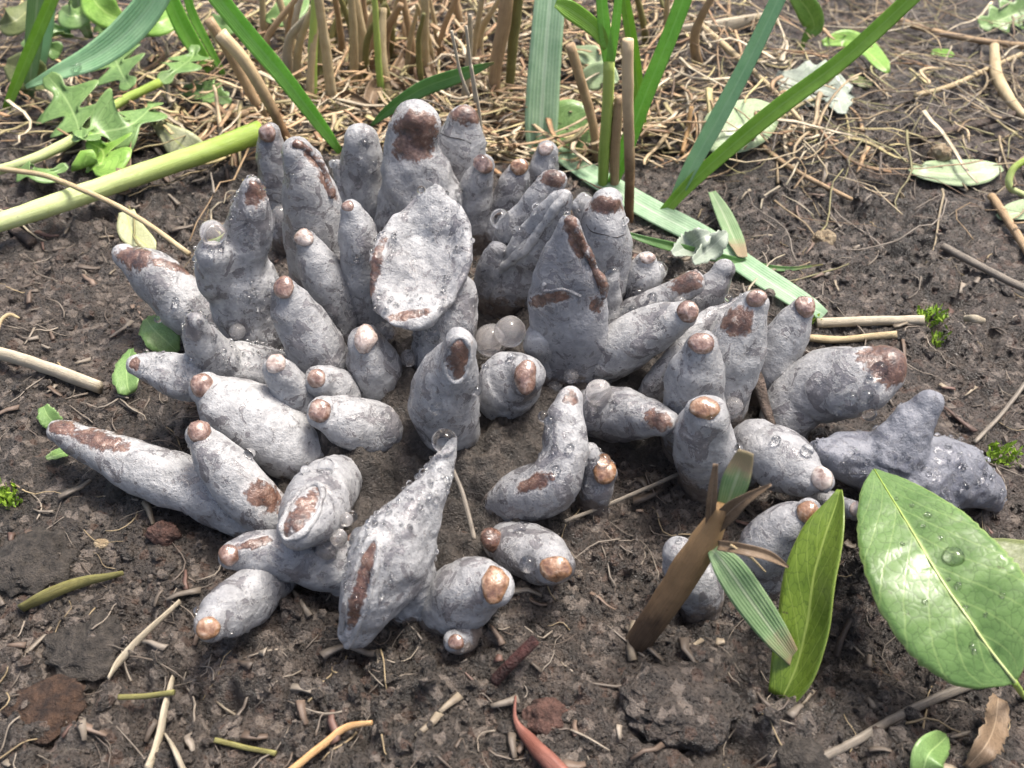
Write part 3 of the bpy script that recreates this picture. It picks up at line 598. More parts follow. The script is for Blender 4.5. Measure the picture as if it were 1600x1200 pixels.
# the shared crusty base between the fingers
def crust():
    n_ = 150; u = np.linspace(-1, 1, n_); A, B_ = np.meshgrid(u, u); rr = np.hypot(A, B_); c_ = atz(730, 640, .3)
    ang = np.arctan2(B_, A); edge = 1+.22*np.sin(ang*3+1)+.13*np.sin(ang*5+2)+.1*np.sin(ang*9)
    X = c_.x+A*6.0*edge; Y = c_.y+.4+B_*4.7*edge; g = gq(X, Y)
    Z = g+.55*np.clip(1-rr**4, -.6, 1)+.55*fbm(X*.8, Y*.8, 301, 4)+.45*bumps(X+.2*fbm(X*2, Y*2, 5, 3), Y, .8, 320, .6)-.3*np.abs(fbm(X*1.7, Y*1.7, 340, 4))+.12*fbm(X*5, Y*5, 350, 3)-.1
    Z = np.where(rr > 1, np.minimum(Z, g-.15), Z)
    i, j = np.meshgrid(np.arange(n_-1), np.arange(n_-1), indexing='ij'); i = i.ravel(); j = j.ravel()
    f = np.stack([i*n_+j, i*n_+j+1, (i+1)*n_+j+1, (i+1)*n_+j], 1); f = f[(rr[i, j] < 1.12)]
    o = mesh_obj('crust_mound', np.stack([X.ravel(), Y.ravel(), Z.ravel()], 1), f, 'crust', base=(c_.x, c_.y, 0))
    tag(o, 'crusty grey-brown base matted with soil between the fungus fingers', 'crust')
crust()
# one BVH of all fingers, for what sits on them
AV = []; AF = []; own = []
for k, (s_, v_, f_, t_) in enumerate(FING):
    o = len(AV); AV += [V(q) for q in v_]; AF += [[i+o for i in f] for f in f_]; own += [k]*len(f_)
BV = BVHTree.FromPolygons(AV, AF)

# ------------------------------------------------------------------ tubes and ribbons as things
def stalk(label, pts, material, name='straw', cat='straw', group=None, k=8, n=20, flat=1., wob=.02, parent=None):
    """pts: (Vector, radius cm)"""
    a = [(p.x+random.uniform(-wob, wob), p.y+random.uniform(-wob, wob), p.z+random.uniform(-wob, wob)*.5, r) for p, r in pts]
    vs, fs, uv = tube(a, n, k, flat=flat)
    vs = np.array([v+np.array(noise.noise_vector(V(v)*2.3))*.18*min(r_, .12) for v, r_ in zip(vs, np.repeat(catmull(a, n)[:, 3], k))])
    o = mesh_obj(name, vs, fs, material, parent, base=a[0][:3], uv=uv)
    return o if parent else tag(o, label, cat, group)
def lay(pix, r, off=.0, n=None):
    """pixel polyline lying on the soil; r in px"""
    out = []
    for q in pix:
        p = gnd(q[0], q[1]); rr = (q[2] if len(q) > 2 else r)*cmpx(p); p.z += rr*.7+off; out.append((p, rr))
    return out
def stand(pix, r, y0=None, lean=0.):
    """pixel polyline base..top standing in a plane of constant depth"""
    b_ = gnd(pix[0][0], pix[0][1]); b_.z -= .4; y = b_.y if y0 is None else y0; out = []
    for k_, q in enumerate(pix):
        p = b_ if k_ == 0 and y0 is None else aty(q[0], q[1], y+lean*k_/max(1, len(pix)-1)); out.append((p, (q[2] if len(q) > 2 else r)*cmpx(p)))
    return out
def ribbon(name, pts, material, label=None, cat='grass', group=None, parent=None, roll=0., fold=.25, nrm=None, nu=8, nv=28, th=.018, teeth=None, curl=0., rag=0.):
    """pts: (Vector, half width cm). A blade or leaf: two skins a small thickness apart"""
    a = catmull([(p.x, p.y, p.z, w_) for p, w_ in pts], nv); P = a[:, :3]; W = np.maximum(a[:, 3], .004)
    T = np.gradient(P, axis=0); T /= np.linalg.norm(T, axis=1)[:, None]+1e-9; vs = []; uv = []
    us = np.linspace(-1, 1, nu+1); tops = []; nn_ = []
    for i_ in range(nv):
        t = V(T[i_]); n_ = V(nrm) if nrm is not None else (CAM-V(P[i_])).normalized()
        s_ = t.cross(n_).normalized(); n_ = s_.cross(t).normalized()
        a_ = math.radians(roll); s2 = s_*math.cos(a_)+n_*math.sin(a_); n2 = n_*math.cos(a_)-s_*math.sin(a_)
        for u in us:
            ww = W[i_]*(1+(teeth(i_/(nv-1), u) if teeth else 0))
            if rag: ww *= 1+rag*noise.noise(V((i_*.9, u*3, len(name)+P[0][0])))
            q = V(P[i_])+s2*(u*ww)+n2*(fold*W[i_]*abs(u)+curl*W[i_]*u*u+.03*W[i_]*noise.noise(V((u*2, i_*.35, P[0][0]))))
            tops.append(q); nn_.append(n2); uv.append(((u+1)/2, i_/(nv-1)))
    vs = [tuple(q) for q in tops]+[tuple(q-n_*th) for q, n_ in zip(tops, nn_)]; uv = uv+uv; m_ = nu+1; N = nv*m_; fs = []
    for i_ in range(nv-1):
        for j_ in range(nu):
            q = [i_*m_+j_, i_*m_+j_+1, (i_+1)*m_+j_+1, (i_+1)*m_+j_]; fs.append(q); fs.append([x+N for x in q[::-1]])
        for j_ in (0, nu):
            q = [i_*m_+j_, (i_+1)*m_+j_, (i_+1)*m_+j_+N, i_*m_+j_+N]; fs.append(q if j_ == 0 else q[::-1])
    for i_ in (0, nv-1):
        for j_ in range(nu):
            q = [i_*m_+j_, i_*m_+j_+N, i_*m_+j_+1+N, i_*m_+j_+1]; fs.append(q if i_ == 0 else q[::-1])
    o = mesh_obj(name, vs, fs, material, parent, base=tuple(P[0]), uv=uv)
    return o if parent or label is None else tag(o, label, cat, group)
def yb(px, py): return gnd(px, py).y
def blade(label, pix, material, y0, lean=0., **kw):
    """upright blade: pixel polyline with half widths in px, in a plane of depth y0 (+lean towards its last point)"""
    n = len(pix); pts = []
    for k_, q in enumerate(pix):
        p = aty(q[0], q[1], y0+lean*k_/(n-1)); pts.append((p, q[2]*cmpx(p)))
    if pix[-1][1] < 0:                                   # the blade goes on above the frame and tapers to its tip
        d = (pts[-1][0]-pts[-2][0]).normalized(); w_ = pts[-1][1]
        pts += [(pts[-1][0]+d*1.6, w_*.85), (pts[-1][0]+d*3.2+V((0, .2, -.2)), w_*.5), (pts[-1][0]+d*4.5+V((0, .5, -.6)), w_*.05)]
    return ribbon('grass_shoot', pts, material, label, 'grass', **kw)
def leafz(pix): return [(atz(x, y, z), w_*cmpx(atz(x, y, z))) for x, y, w_, z in pix]
def leafg(pix, off=.15):
    out = []
    for q in pix:
        p = gnd(q[0], q[1], off+(q[3] if len(q) > 3 else 0)); out.append((p, q[2]*cmpx(p)))
    return out

# ---- green blades behind the clump
blade('long bright green grass blade slanting down behind the brown-crested fungus finger', [(532,238,5),(505,200,10),(440,115,14),(385,50,15),(325,-25,15)], 'g_bright', yb(535,250), .6, fold=.35, roll=15)
blade('arching pale green blade whose hanging tip carries a drop', [(300,-120,14),(250,-15,22),(205,45,24),(150,88,20),(95,112,12),(40,136,3)], 'g_blue', yb(150,190)+1.5, -1.5, fold=.2, roll=-20)
blade('wide upright grass blade with a white wet sheen', [(846,262,18),(846,200,26),(850,120,26),(856,40,25),(862,-30,24)], 'g_pale', yb(846,250), 3.2, fold=.10, roll=8)
blade('straight bright green blade rising from the cracked fungus finger', [(952,300,7),(975,240,12),(1008,150,13),(1045,60,13),(1075,-20,13)], 'g_bright', yb(952,300), .3, fold=.4)
blade('bluish green blade joined low with the longest green blade', [(1052,318,8),(1080,262,12),(1120,190,14),(1170,95,13),(1225,-20,12)], 'g_blue', yb(1050,330), .5, fold=.4, roll=10)
blade('longest green blade leaning far over bare soil', [(978,412,4),(1030,340,8),(1090,275,11),(1200,180,14),(1320,90,13),(1440,-20,13)], 'g_mid', yb(1040,345), 1.0, fold=.35, roll=-10)
ribbon('grass_shoot', leafg([(868,236,16),(935,280,20),(1010,325,22),(1100,372,22),(1190,432,21),(1262,478,18),(1288,492,10)], .35), 'g_pale', 'broad pale striped grass blade lying on the soil behind the fungus', 'grass', fold=.1, nrm=(0,-.3,1))
ribbon('grass_shoot', [(aty(965,358,yb(985,400)),.02)]+[(aty(x,y,yb(985,400)-.3), h*cmpx(aty(x,y,yb(985,400)))) for x,y,h in ((1000,372,5),(1060,388,8),(1130,404,7),(1220,420,4),(1286,413,1))], 'g_dark', 'thin dark blade with a dry tip crossing the fallen pale blade', 'grass', fold=.3)
blade('short dark green blade arching over the crusted fungus finger', [(580,196,2),(610,170,9),(660,138,13),(715,118,12),(772,98,2)], 'g_dark', yb(640,300)+.8, .3, fold=.2, roll=-25)
t = thing('grass_sprout', 'yellow-green grass sprout forking at the top beside a tan reed', 'grass', gnd(942,296))
stalk('', stand([(942,300,7),(945,240,9),(950,170,9),(952,95,9)], 10), 'green_stalk', 'stem', parent=t)
y_ = yb(942,300)
for pp, mm in (([(952,100,9),(945,50,10),(938,-20,8)], 'g_bright'), ([(954,95,7),(962,40,7),(968,-20,6)], 'g_bright'), ([(948,75,6),(930,45,12),(890,15,14),(868,5,6)], 'g_mid')):
    ribbon('blade', [(aty(x,y,y_), h*cmpx(aty(x,y,y_))) for x,y,h in pp], mm, parent=t)
blade('curved green stem of grass beside the forking sprout', [(1004,210,8),(995,120,9),(985,50,9),(972,-20,8)], 'g_mid', yb(1000,230), .3, fold=.7)
for a_, lab in (([(45,150,7),(52,70,12),(60,-20,14)], 'short pale blade standing upright beside the lobed green leaf'), ([(58,118,8),(66,50,15),(70,-20,16)], 'broad bluish blade upright behind the arching blade'), ([(10,170,6),(40,95,9),(85,-10,9)], 'leaning olive blade behind the arching blade'), ([(140,60,6),(125,20,12),(120,-20,12)], 'tan withered blade behind the arching blade')):
    blade(lab, a_, 'g_dry' if 'tan' in lab else 'g_blue' if 'bluish' in lab else 'g_mid', yb(a_[0][0], a_[0][1]+12), .3, fold=.3)
for a_, lab in (([(350,118,4),(325,70,6),(300,20,7),(290,-20,6)], 'thin lime green shoot beside the long bright blade'), ([(330,110,8),(290,50,14),(258,-20,12)], 'olive green blade behind the thin lime shoot')):
    blade(lab, a_, 'g_bright' if 'lime' in lab else 'g_mid', yb(a_[0][0], a_[0][1]+15), .2)
# ---- stems and reeds
S1 = [(-30,357,13),(80,322,15),(220,272,15),(330,235,15),(408,205,16)]
p1 = [(gnd(x,y), r) for x,y,r in S1]; A_, B_ = p1[0][0], p1[-1][0]; zz = (.75, 1.0)
stalk('thick yellow-green plant stem lying across the soil', [(atz(x,y,zz[0]+(zz[1]-zz[0])*k/4), r*cmpx(p1[k][0])) for k,(x,y,r) in enumerate(S1)], 'stem_green', 'plant_stalk', 'stem', k=16, n=30)
stalk('thin dry stalk crossing over the yellow-green stem', [(atz(x,y,z_), 4.2*cmpx(atz(x,y,z_))) for x,y,z_ in ((-20,262,1.2),(60,272,1.3),(115,290,1.45),(180,320,1.5),(240,356,1.1),(295,398,.7))], 'straw', 'dry_stalk', 'stalk')
stalk('bleached straw ending at the edge of dark crumbs', lay([(-30,553),(70,583),(162,616)], 12.5, .1), 'straw_pale', 'straw', k=12, flat=.7)
stalk('pale straw lying beside a moss tuft', lay([(1275,510),(1350,508),(1440,506)], 7.5, .05), 'straw_pale', 'straw', k=10)
stalk('short broken straw below the mossy straw', lay([(1262,532),(1320,534),(1400,525)], 6, .0), 'straw', 'straw')
stalk('long speckled stick under the stalk of the glossy leaf', lay([(1240,1212),(1330,1165),(1430,1110),(1550,1062)], 7, .1), 'straw_grey', 'stick', 'stick', k=10)
stalk('forked flat brown straw lying alone on grey soil', lay([(40,958,10),(80,938,13),(130,920,11),(195,902,5)], 9, .12), 'olive', 'straw', flat=.45)
stalk('split pale straw fibre lying between grey clods', lay([(172,1066,4),(195,1035,9),(240,985,7),(285,944,5)], 5, .1), 'straw_pale', 'straw', flat=.4)
stalk('broad bleached straw with a thin green one across it', lay([(236,1212,13),(250,1160,13),(262,1110,11),(272,1068,8)], 5, .08), 'straw_pale', 'straw', flat=.4)
stalk('second bleached straw leaning on the broad one', lay([(292,1212,14),(278,1180,12),(262,1150,5)], 5, .05), 'straw_pale', 'straw', flat=.35)
stalk('thin olive stalk laid across a broad bleached straw', lay([(196,1102),(240,1100),(278,1096)], 4.5, .35), 'olive', 'dry_stalk', 'stalk')
stalk('curved orange-brown stalk arched over dark soil', lay([(455,1215,6),(510,1172,6),(545,1145,6),(585,1137,4)], 5, .2), 'straw_orange', 'dry_stalk', 'stalk')
stalk('olive splinter beside the bleached straws', lay([(335,1158),(380,1170),(432,1178)], 4.5, .05), 'olive', 'dry_stalk', 'stalk')
stalk('red-brown pointed stalk with a white threadlike tip', lay([(804,1095,1.5),(806,1130,4),(822,1160,10),(850,1190,13),(880,1225,14)], 9, .15), 'red_stalk', 'dry_stalk', 'stalk', k=10)
stalk('dark red stick poking out of the soil', [(gnd(772,1064,.1), .12), (gnd(802,1032,.45), .12), (gnd(838,998,.75), .11)], 'darkred', 'stick', 'stick')
stalk('thin brown twig standing below the flipper-shaped finger tip', [(atz(708,736,1.2), .045), (atz(722,775,1.0), .055), (atz(742,842,.55), .06)], 'straw_grey', 'twig', 'twig')
stalk('rough brown twig lying between the right fungus fingers', [(atz(1164,556,1.5), .15), (atz(1180,592,1.3), .17), (atz(1194,630,1.1), .13), (atz(1206,668,.8), .10)], 'bark', 'twig', 'twig', wob=.05)
stalk('grey rootlet stretched over loose soil below the fungus', lay([(880,835),(960,803),(1040,768),(1108,738)], 3.2, .45), 'straw_grey', 'rootlet', 'root')
stalk('long thin twig leaning on the soil at the star-shaped lobe', lay([(1618,578),(1570,640),(1518,698)], 3.5, .12), 'straw_grey', 'twig', 'twig')
stalk('brown creeping stem running through the far litter', lay([(1375,35),(1450,62),(1540,80),(1620,88)], 5, .3), 'straw_brown', 'dry_stalk', 'stalk')
stalk('pale crooked root end hanging over the far litter', lay([(1545,95,7),(1548,140,9),(1565,175,8),(1592,206,5)], 6, .5), 'straw', 'rootlet', 'root')
stalk('black wet twig behind the pale oval leaf', lay([(1420,228),(1500,210),(1600,184)], 6, .2), 'bark', 'twig', 'twig')
stalk('pale dry root curling across the far litter', lay([(1425,165),(1480,150),(1540,122),(1590,100)], 4, .35), 'straw', 'rootlet', 'root')
stalk('grey weathered stick beyond the moss tuft', lay([(1470,392),(1540,430),(1620,470)], 6, .1), 'straw_grey', 'stick', 'stick')
stalk('brown stick leaning at the pale leaf by the curled shoot', lay([(1545,315),(1575,360),(1605,410)], 6, .15), 'straw_brown', 'stick', 'stick')
stalk('dark stub of a stick near the thin crossing stalk', lay([(-15,335),(20,360),(55,385)], 8, .05), 'bark', 'stick', 'stick')
stalk('dry curled grass loop on soil by the bleached straw', lay([(0,540,2),(8,515,3),(22,505,3),(36,510,2)], 3, .25), 'straw', 'dry_stalk', 'stalk')
stalk('pale flat wood chip broken by the mossy straw', lay([(1505,503,5),(1520,505,7),(1535,507,4)], 5, .1), 'straw_pale', 'wood_chip', 'wood chip', flat=.5)
# reeds and stubble behind
stalk('tan reed with a dark foot beside the bright blade', stand([(984,340,7),(984,260,8),(981,160,9),(980,62,9)], 10), 'reed', 'reed', 'reed', k=12)
stalk('brown leaning dry stem beside the long bright blade', stand([(462,236,6),(430,180,8),(388,105,10),(345,52,11)], 10), 'reed', 'dry_stalk', 'stem', k=10)
stalk('reddish dry stem leaning with the brown one', stand([(430,205,7),(395,150,8),(358,80,9),(325,30,8)], 10), 'straw_brown', 'dry_stalk', 'stem', k=10)
stalk('short brown stem lying at the foot of the leaning stems', lay([(315,208,7),(370,195,9),(440,180,8)], 8, .2), 'straw_brown', 'dry_stalk', 'stem')
stalk('brown sheathed stem behind the straw-backed fungus finger', stand([(770,165,8),(776,100,10),(787,40,11),(793,-20,11)], 10), 'straw_brown', 'dry_stalk', 'stem', k=10)
stalk('olive stem close to the brown sheathed stem', stand([(795,150,6),(800,80,8),(812,-20,9)], 10), 'olive', 'dry_stalk', 'stem', k=10)
stalk('brown crooked stem rising behind the forking sprout', stand([(935,250,6),(925,190,7),(905,120,8),(890,70,8)], 10), 'straw_brown', 'dry_stalk', 'stem', k=10)
stalk('second brown stem close by the forking sprout', stand([(962,300,7),(962,230,8),(968,150,7)], 10), 'straw_brown', 'dry_stalk', 'stem', k=10)
for x0, x1, w_, yb_, mt in ((485,478,13,168,'green_stalk'),(500,505,12,150,'olive'),(520,512,14,178,'straw'),(545,552,11,140,'straw'),(560,566,14,125,'straw'),(598,600,9,160,'green_stalk'),(575,590,9,110,'straw_brown'),(640,625,10,110,'straw_brown'),(668,662,12,128,'straw'),(690,705,8,100,'straw_brown'),(455,440,11,110,'straw'),(530,520,9,95,'straw_brown'),(735,742,8,120,'straw'),(1010,1000,9,70,'olive'),(870,885,8,60,'straw_brown'),(1035,1050,8,95,'straw'),(420,405,9,70,'straw'),(610,640,9,70,'straw'),(720,712,12,60,'straw_brown')):
    stalk({'straw': 'dry tan', 'straw_brown': 'dull brown', 'olive': 'olive coloured', 'green_stalk': 'green based'}[mt]+' stubble stalk standing in the grass tuft behind the fungus', stand([(x0,yb_,w_*.65),((x0*2+x1)/3+random.uniform(-8,8),yb_*.6,w_*.6),(x1+random.uniform(-22,22),-25,w_*.5)], 8, None, random.uniform(-1,1.5)), mt, 'stubble_stalk', 'stalk', mt.replace('_', ' ')+' stubble behind the clump')
for q in range(30):
    x0 = random.choice((random.gauss(545, 55), random.uniform(420, 840), random.gauss(1000, 45))); yb_ = random.uniform(70, 175) if x0 < 860 else random.uniform(50, 130); w_ = random.uniform(4, 9); mt = random.choice(('straw', 'straw', 'olive', 'straw_brown', 'straw_pale'))
    stalk('thin '+{'straw': 'tan', 'straw_brown': 'brown', 'olive': 'olive', 'straw_pale': 'bleached'}[mt]+' grass stalk standing in the stubble behind the fungus', stand([(x0,yb_,w_),(x0+random.uniform(-15,15),yb_*.5,w_*.9),(x0+random.uniform(-50,50),random.uniform(-30,25),w_*.6)], 8, None, random.uniform(-1,1.5)), mt, 'stubble_stalk', 'stalk', 'thin '+mt.replace('_', ' ')+' stalks in the stubble', flat=random.uniform(.5, 1))
for a_, mt in (([(735,100),(748,170),(757,245)], 'straw_pale'), ([(706,48),(718,112),(732,150)], 'straw_pale'), ([(728,40),(735,100),(742,160)], 'straw_pale')):
    stalk('fine splintered straw standing at the back of a wide fungus finger', [(aty(x,y,yb(720,335)+.9), 2.6*cmpx(aty(x,y,yb(720,335)))) for x,y in a_[::-1]], mt, 'straw', 'straw', 'splintered straws')
stalk('wide bleached flat straw lying in the litter beyond the crossing blades', lay([(1040,72,9),(1110,68,13),(1185,50,10)], 9, .4), 'straw_pale', 'straw', flat=.3)
stalk('short pinkish broken straw leaning near the pale oval leaf', [(gnd(1066,240,.1),.14),(gnd(1074,205,.5),.15),(gnd(1080,165,1.),.13)], 'straw_orange', 'straw', 'straw', flat=.6)
stalk('tan straw slanting through the litter under the bluish blade', lay([(1075,45,4),(1130,95,5),(1200,160,4),(1250,215,3)], 4, .5), 'straw', 'straw')
stalk('thin tan straw beside the frayed blade scrap', lay([(1180,230,4),(1240,275,4),(1330,320,3)], 4, .15), 'straw_brown', 'straw')
# withered sheaths in the tuft
for k_, (x0,y0_,x1,y1,w_) in enumerate(((570,195,600,125,18),(640,150,560,110,12),(690,175,650,60,12),(500,150,610,190,10),(755,150,735,60,14),(460,165,545,120,8),(615,120,680,40,12),(800,185,900,170,8),(380,95,470,150,9),(700,135,560,60,8))):
    a, c = gnd(x0,y0_,.2), gnd(x1,y1,.5); mid = (a+c)/2+V((0,0,.5))
    ribbon('withered_blade', [(a,w_*.5*cmpx(a)),(mid,w_*.62*cmpx(mid)),(c,.05)], 'l_brown' if k_%2 else 'g_dry' if k_==3 else 'l_brown', 'withered brown grass sheath crumpled in the stubble', 'dead grass', 'withered sheaths in the stubble', fold=.5, curl=.2)
# ---- cut stem in the foreground
yc = yb(1000,1005)
t = thing('cut_grass_stem', 'brown cut grass stem with two snipped green blades beside the bent leaf', 'grass', gnd(1000,1005))
def cs(x, y, q): p = aty(x, y, yc+q); return p, cmpx(p)
def csp(l): return [(cs(x,y,q)[0], h*cs(x,y,q)[1]) for x,y,h,q in l]
stalk('', [(gnd(990,1015,-.5), .3)]+csp([(1010,985,21,.1),(1050,925,24,.3),(1090,862,24,.5),(1118,815,17,.6),(1128,790,10,.6)]), 'sheath', 'stem', parent=t, k=14)
ribbon('blade', csp([(1120,835,7,.5),(1132,800,13,.6),(1148,755,21,.75),(1160,722,17,.9),(1166,705,12,.95)]), 'g_dry', parent=t, fold=.15)
ribbon('blade', csp([(1112,858,9,.3),(1135,885,24,.05),(1170,935,27,-.25),(1210,990,22,-.5),(1240,1030,12,-.7),(1256,1056,3,-.8)]), 'g_dry', parent=t, fold=.2, roll=15)
ribbon('withered_sheath', csp([(1110,832,9,.55),(1140,800,14,.45),(1165,780,9,.4),(1205,757,2,.4)]), 'l_brown', parent=t, fold=.5)
ribbon('withered_sheath', csp([(1122,852,8,.3),(1160,858,9,.1),(1200,868,8,0),(1232,886,2,-.1)]), 'l_brown', parent=t, fold=.5)
ribbon('withered_sheath', csp([(1108,840,6,.5),(1112,780,8,.6),(1118,725,4,.75)]), 'l_brown', parent=t, fold=.4)
stalk('', csp([(1140,850,2.2,.2),(1170,870,2.2,.05),(1196,895,1.2,0)]), 'straw', 'fibre', parent=t)
# ---- leaves in the foreground
big = leafz([(1366,733,3,1.75),(1385,765,42,1.85),(1425,830,86,1.95),(1470,905,108,1.9),(1515,970,108,1.7),(1550,1020,82,1.4),(1575,1052,36,1.15),(1586,1066,6,1.05)])
t = thing('broad_leaf', 'large glossy green oval leaf with drops beside the star-shaped lobe', 'leaf', gnd(1590,1075))
lb = ribbon('leaf_blade', big, 'l_big', parent=t, nrm=(-.12,-.55,.85), fold=.16, curl=-.10, nu=16, nv=60, th=.03, rag=.05)
stalk('', [(p+V((-.12,-.55,.85))*.012, .034-.0035*k_) for k_, (p, w_) in enumerate(big[::-1])], 'stem_green', 'midrib', parent=lb, wob=0.)
stalk('', [(big[-1][0]+V((0,0,.0)), .07), (gnd(1600,1085,.3), .06), (gnd(1612,1100,-.2), .06)], 'green_stalk', 'leaf_stalk', parent=t)
ribbon('broad_leaf', leafz([(1500,845,6,.7),(1545,870,40,.75),(1600,900,64,.7),(1660,930,50,.5)]), 'l_dull', 'dull olive leaf half under the large glossy leaf', 'leaf', nrm=(0,-.2,1), fold=.08)
bl = [(1222,1092,22,-.15),(1245,1040,38,.35),(1262,970,44,.95),(1272,900,43,1.5),(1290,835,34,2.0),(1306,790,16,2.3),(1312,765,4,2.45)]
ribbon('broad_leaf', leafz(bl), 'l_bend', 'narrow bent green leaf with dark holes standing beside the large glossy leaf', 'leaf', nrm=(-.75,-.55,.4), fold=.22, curl=.12, nu=12, nv=36, th=.03)
# ---- leaves lying behind
def lobed(t_, u): return .35*math.sin(t_*26)*(abs(u) > .4)
ribbon('broad_leaf', leafg([(842,232,10,.2),(865,212,34,.45),(890,202,46,.55),(915,205,30,.4),(925,208,8,.3)], .2), 'l_mid', 'round green leaf behind the foot of the wide blade', 'leaf', nrm=(0,-.7,.7), fold=.1)
ribbon('broad_leaf', leafg([(1092,222,6,.3),(1115,212,34,.4),(1155,198,44,.5),(1190,180,32,.5),(1216,172,8,.4)], .2), 'l_pale', 'pale oval leaf lying behind the two crossing blades', 'leaf', nrm=(0,-.5,.8), fold=.1)
ribbon('broad_leaf', leafg([(1212,118,8,.2),(1240,128,32,.3),(1275,138,44,.3),(1305,150,28,.2),(1316,178,8,.1)], .2), 'l_white', 'crumpled whitish leaf under the longest blade', 'leaf', nrm=(0,-.5,.8), fold=.1, rag=.5)
ribbon('broad_leaf', leafg([(1422,262,6),(1445,268,18),(1490,272,26),(1535,268,22),(1566,262,6)], .25), 'l_pale', 'pale oval leaf lying flat with a crumb of soil on it', 'leaf', nrm=(0,-.35,1), fold=.12)
ribbon('broad_leaf', leafg([(1285,68,5,.5),(1320,62,16,.6),(1350,78,20,.6),(1375,100,14,.5),(1388,114,3,.4)], .3), 'l_bright', 'bright green leaf bent over beyond the longest blade', 'leaf', nrm=(0,-.6,.7), fold=.2)
ribbon('broad_leaf', [(aty(x,y,yb(1262,85)), h*cmpx(aty(x,y,yb(1262,85)))) for x,y,h in ((1250,92,2),(1258,60,5),(1272,42,14),(1262,15,18),(1240,-10,10))], 'l_bright', 'bright green seedling leaf on a thin lime stalk', 'leaf', fold=.2)
ribbon('broad_leaf', leafg([(1530,40,8,.3),(1560,32,22,.4),(1590,20,24,.4),(1630,10,18,.4)], .2), 'l_mid', 'notched green leaf in the far litter', 'leaf', nrm=(0,-.5,.8), teeth=lobed)
ribbon('broad_leaf', leafg([(1560,340,6),(1585,332,18),(1615,330,22),(1640,330,8)], .15), 'l_pale', 'pale leaf scrap beside the curled green shoot', 'leaf', nrm=(0,-.2,1))
stalk('curled lime green shoot near the pale oval leaf', [(gnd(1600,305,.1),.10),(gnd(1578,290,.5),.12),(gnd(1582,265,1.),.12),(gnd(1605,248,1.2),.10)], 'stem_green', 'plant_shoot', 'shoot')
ribbon('broad_leaf', leafg([(1455,84,2),(1462,82,7),(1475,84,10),(1490,88,3)], .3), 'l_bright', 'tiny round green leaf in the far litter', 'leaf', nrm=(0,-.5,.8))
ribbon('broad_leaf', leafg([(1328,118,3),(1335,124,9),(1350,130,10),(1362,128,3)], .2), 'l_dull', 'small yellowish leaf behind the crumpled whitish leaf', 'leaf', nrm=(0,-.5,.8))
ribbon('white_leaf_scrap', leafg([(1050,402,6,.5),(1075,385,20,.7),(1095,372,17,.9),(1110,365,4,1.0)], .2), 'l_white', 'translucent white leaf scrap folded under the thin dark blade', 'leaf', nrm=(-.2,-.7,.6), rag=.3)
ribbon('white_leaf_scrap', leafg([(1082,412,6,.4),(1105,392,17,.6),(1125,374,15,.8),(1136,364,3,.9)], .2), 'l_white', 'pointed white leaf scrap beside the folded one', 'leaf', nrm=(.2,-.7,.6), rag=.3)
ribbon('grass_shoot', leafg([(1112,300,6,.2),(1130,335,13,.3),(1148,375,14,.3),(1160,402,8,.2)], .15), 'g_dry', 'short frayed green and brown blade scrap on the soil', 'grass', nrm=(0,-.4,1))
# lobed leaves at left
t = thing('lobed_plant', 'trailing plant with lobed green leaves on a yellow-green runner', 'plant', gnd(-10,270))
run = [(-30,274,7,.4),(40,252,8,.6),(115,220,8,.9),(180,165,7,1.2),(250,128,6,1.5)]
stalk('', [(gnd(x,y,z_), r*cmpx(gnd(x,y))) for x,y,r,z_ in run], 'stem_green', 'runner', parent=t)
def lobe5(t_, u): return .55*math.sin(t_*19+1)*(abs(u) > .3)-.1
for pix, mt in (([(128,222,6,1.0),(118,185,36,1.3),(100,150,38,1.5),(78,128,6,1.5)], 'l_mid'), ([(125,218,6,1.0),(160,205,44,1.2),(205,195,40,1.3),(245,160,8,1.3)], 'l_mid'), ([(135,222,6,.9),(160,235,36,.8),(158,255,32,.7),(135,262,5,.6)], 'l_bright'), ([(205,140,6,1.2),(190,115,32,1.5),(180,90,30,1.7),(178,66,6,1.8)], 'l_mid'), ([(20,262,5,.5),(50,272,18,.5),(85,268,16,.5),(105,258,3,.5)], 'l_mid'), ([(250,128,5,1.4),(280,115,22,1.5),(300,90,22,1.6),(305,70,4,1.7)], 'l_mid')):
    ribbon('leaf', leafg(pix, .0), mt, parent=t, nrm=(0,-.6,.75), teeth=lobe5, fold=.1, nv=40)
ribbon('broad_leaf', leafg([(232,182,4,.3),(258,205,14,.5),(285,228,26,.5),(308,244,22,.4),(314,256,5,.3)], .3), 'l_cream', 'cream coloured withered leaf behind the yellow-green stem', 'leaf', nrm=(.1,-.8,.5), fold=.1)
ribbon('broad_leaf', leafg([(280,145,4,.2),(305,142,16,.3),(335,148,18,.3),(360,162,5,.2)], .2), 'l_mid', 'ragged green leaf scrap among dry stalks', 'leaf', nrm=(0,-.5,.8), rag=.5)
ribbon('broad_leaf', leafg([(205,175,5,.4),(200,215,12,.6),(196,260,13,.5),(195,300,10,.3)], .1), 'l_brown', 'long withered tan leaf curled behind the yellow-green stem', 'leaf', nrm=(0,-.7,.6), fold=.4)
ribbon('broad_leaf', leafg([(198,330,12,.1),(205,360,20,.2),(230,385,16,.1),(240,395,4,.0)], .15), 'l_cream', 'dull cream leaf under the thin crossing stalk', 'leaf', nrm=(0,-.4,.9), fold=.1)
ribbon('broad_leaf', leafg([(95,85,8,.8),(70,70,24,1.0),(88,50,22,1.2),(110,45,6,1.2)], .2), 'l_mid', 'shaded green leaf behind the arching blade', 'leaf', nrm=(0,-.7,.6), teeth=lobe5)
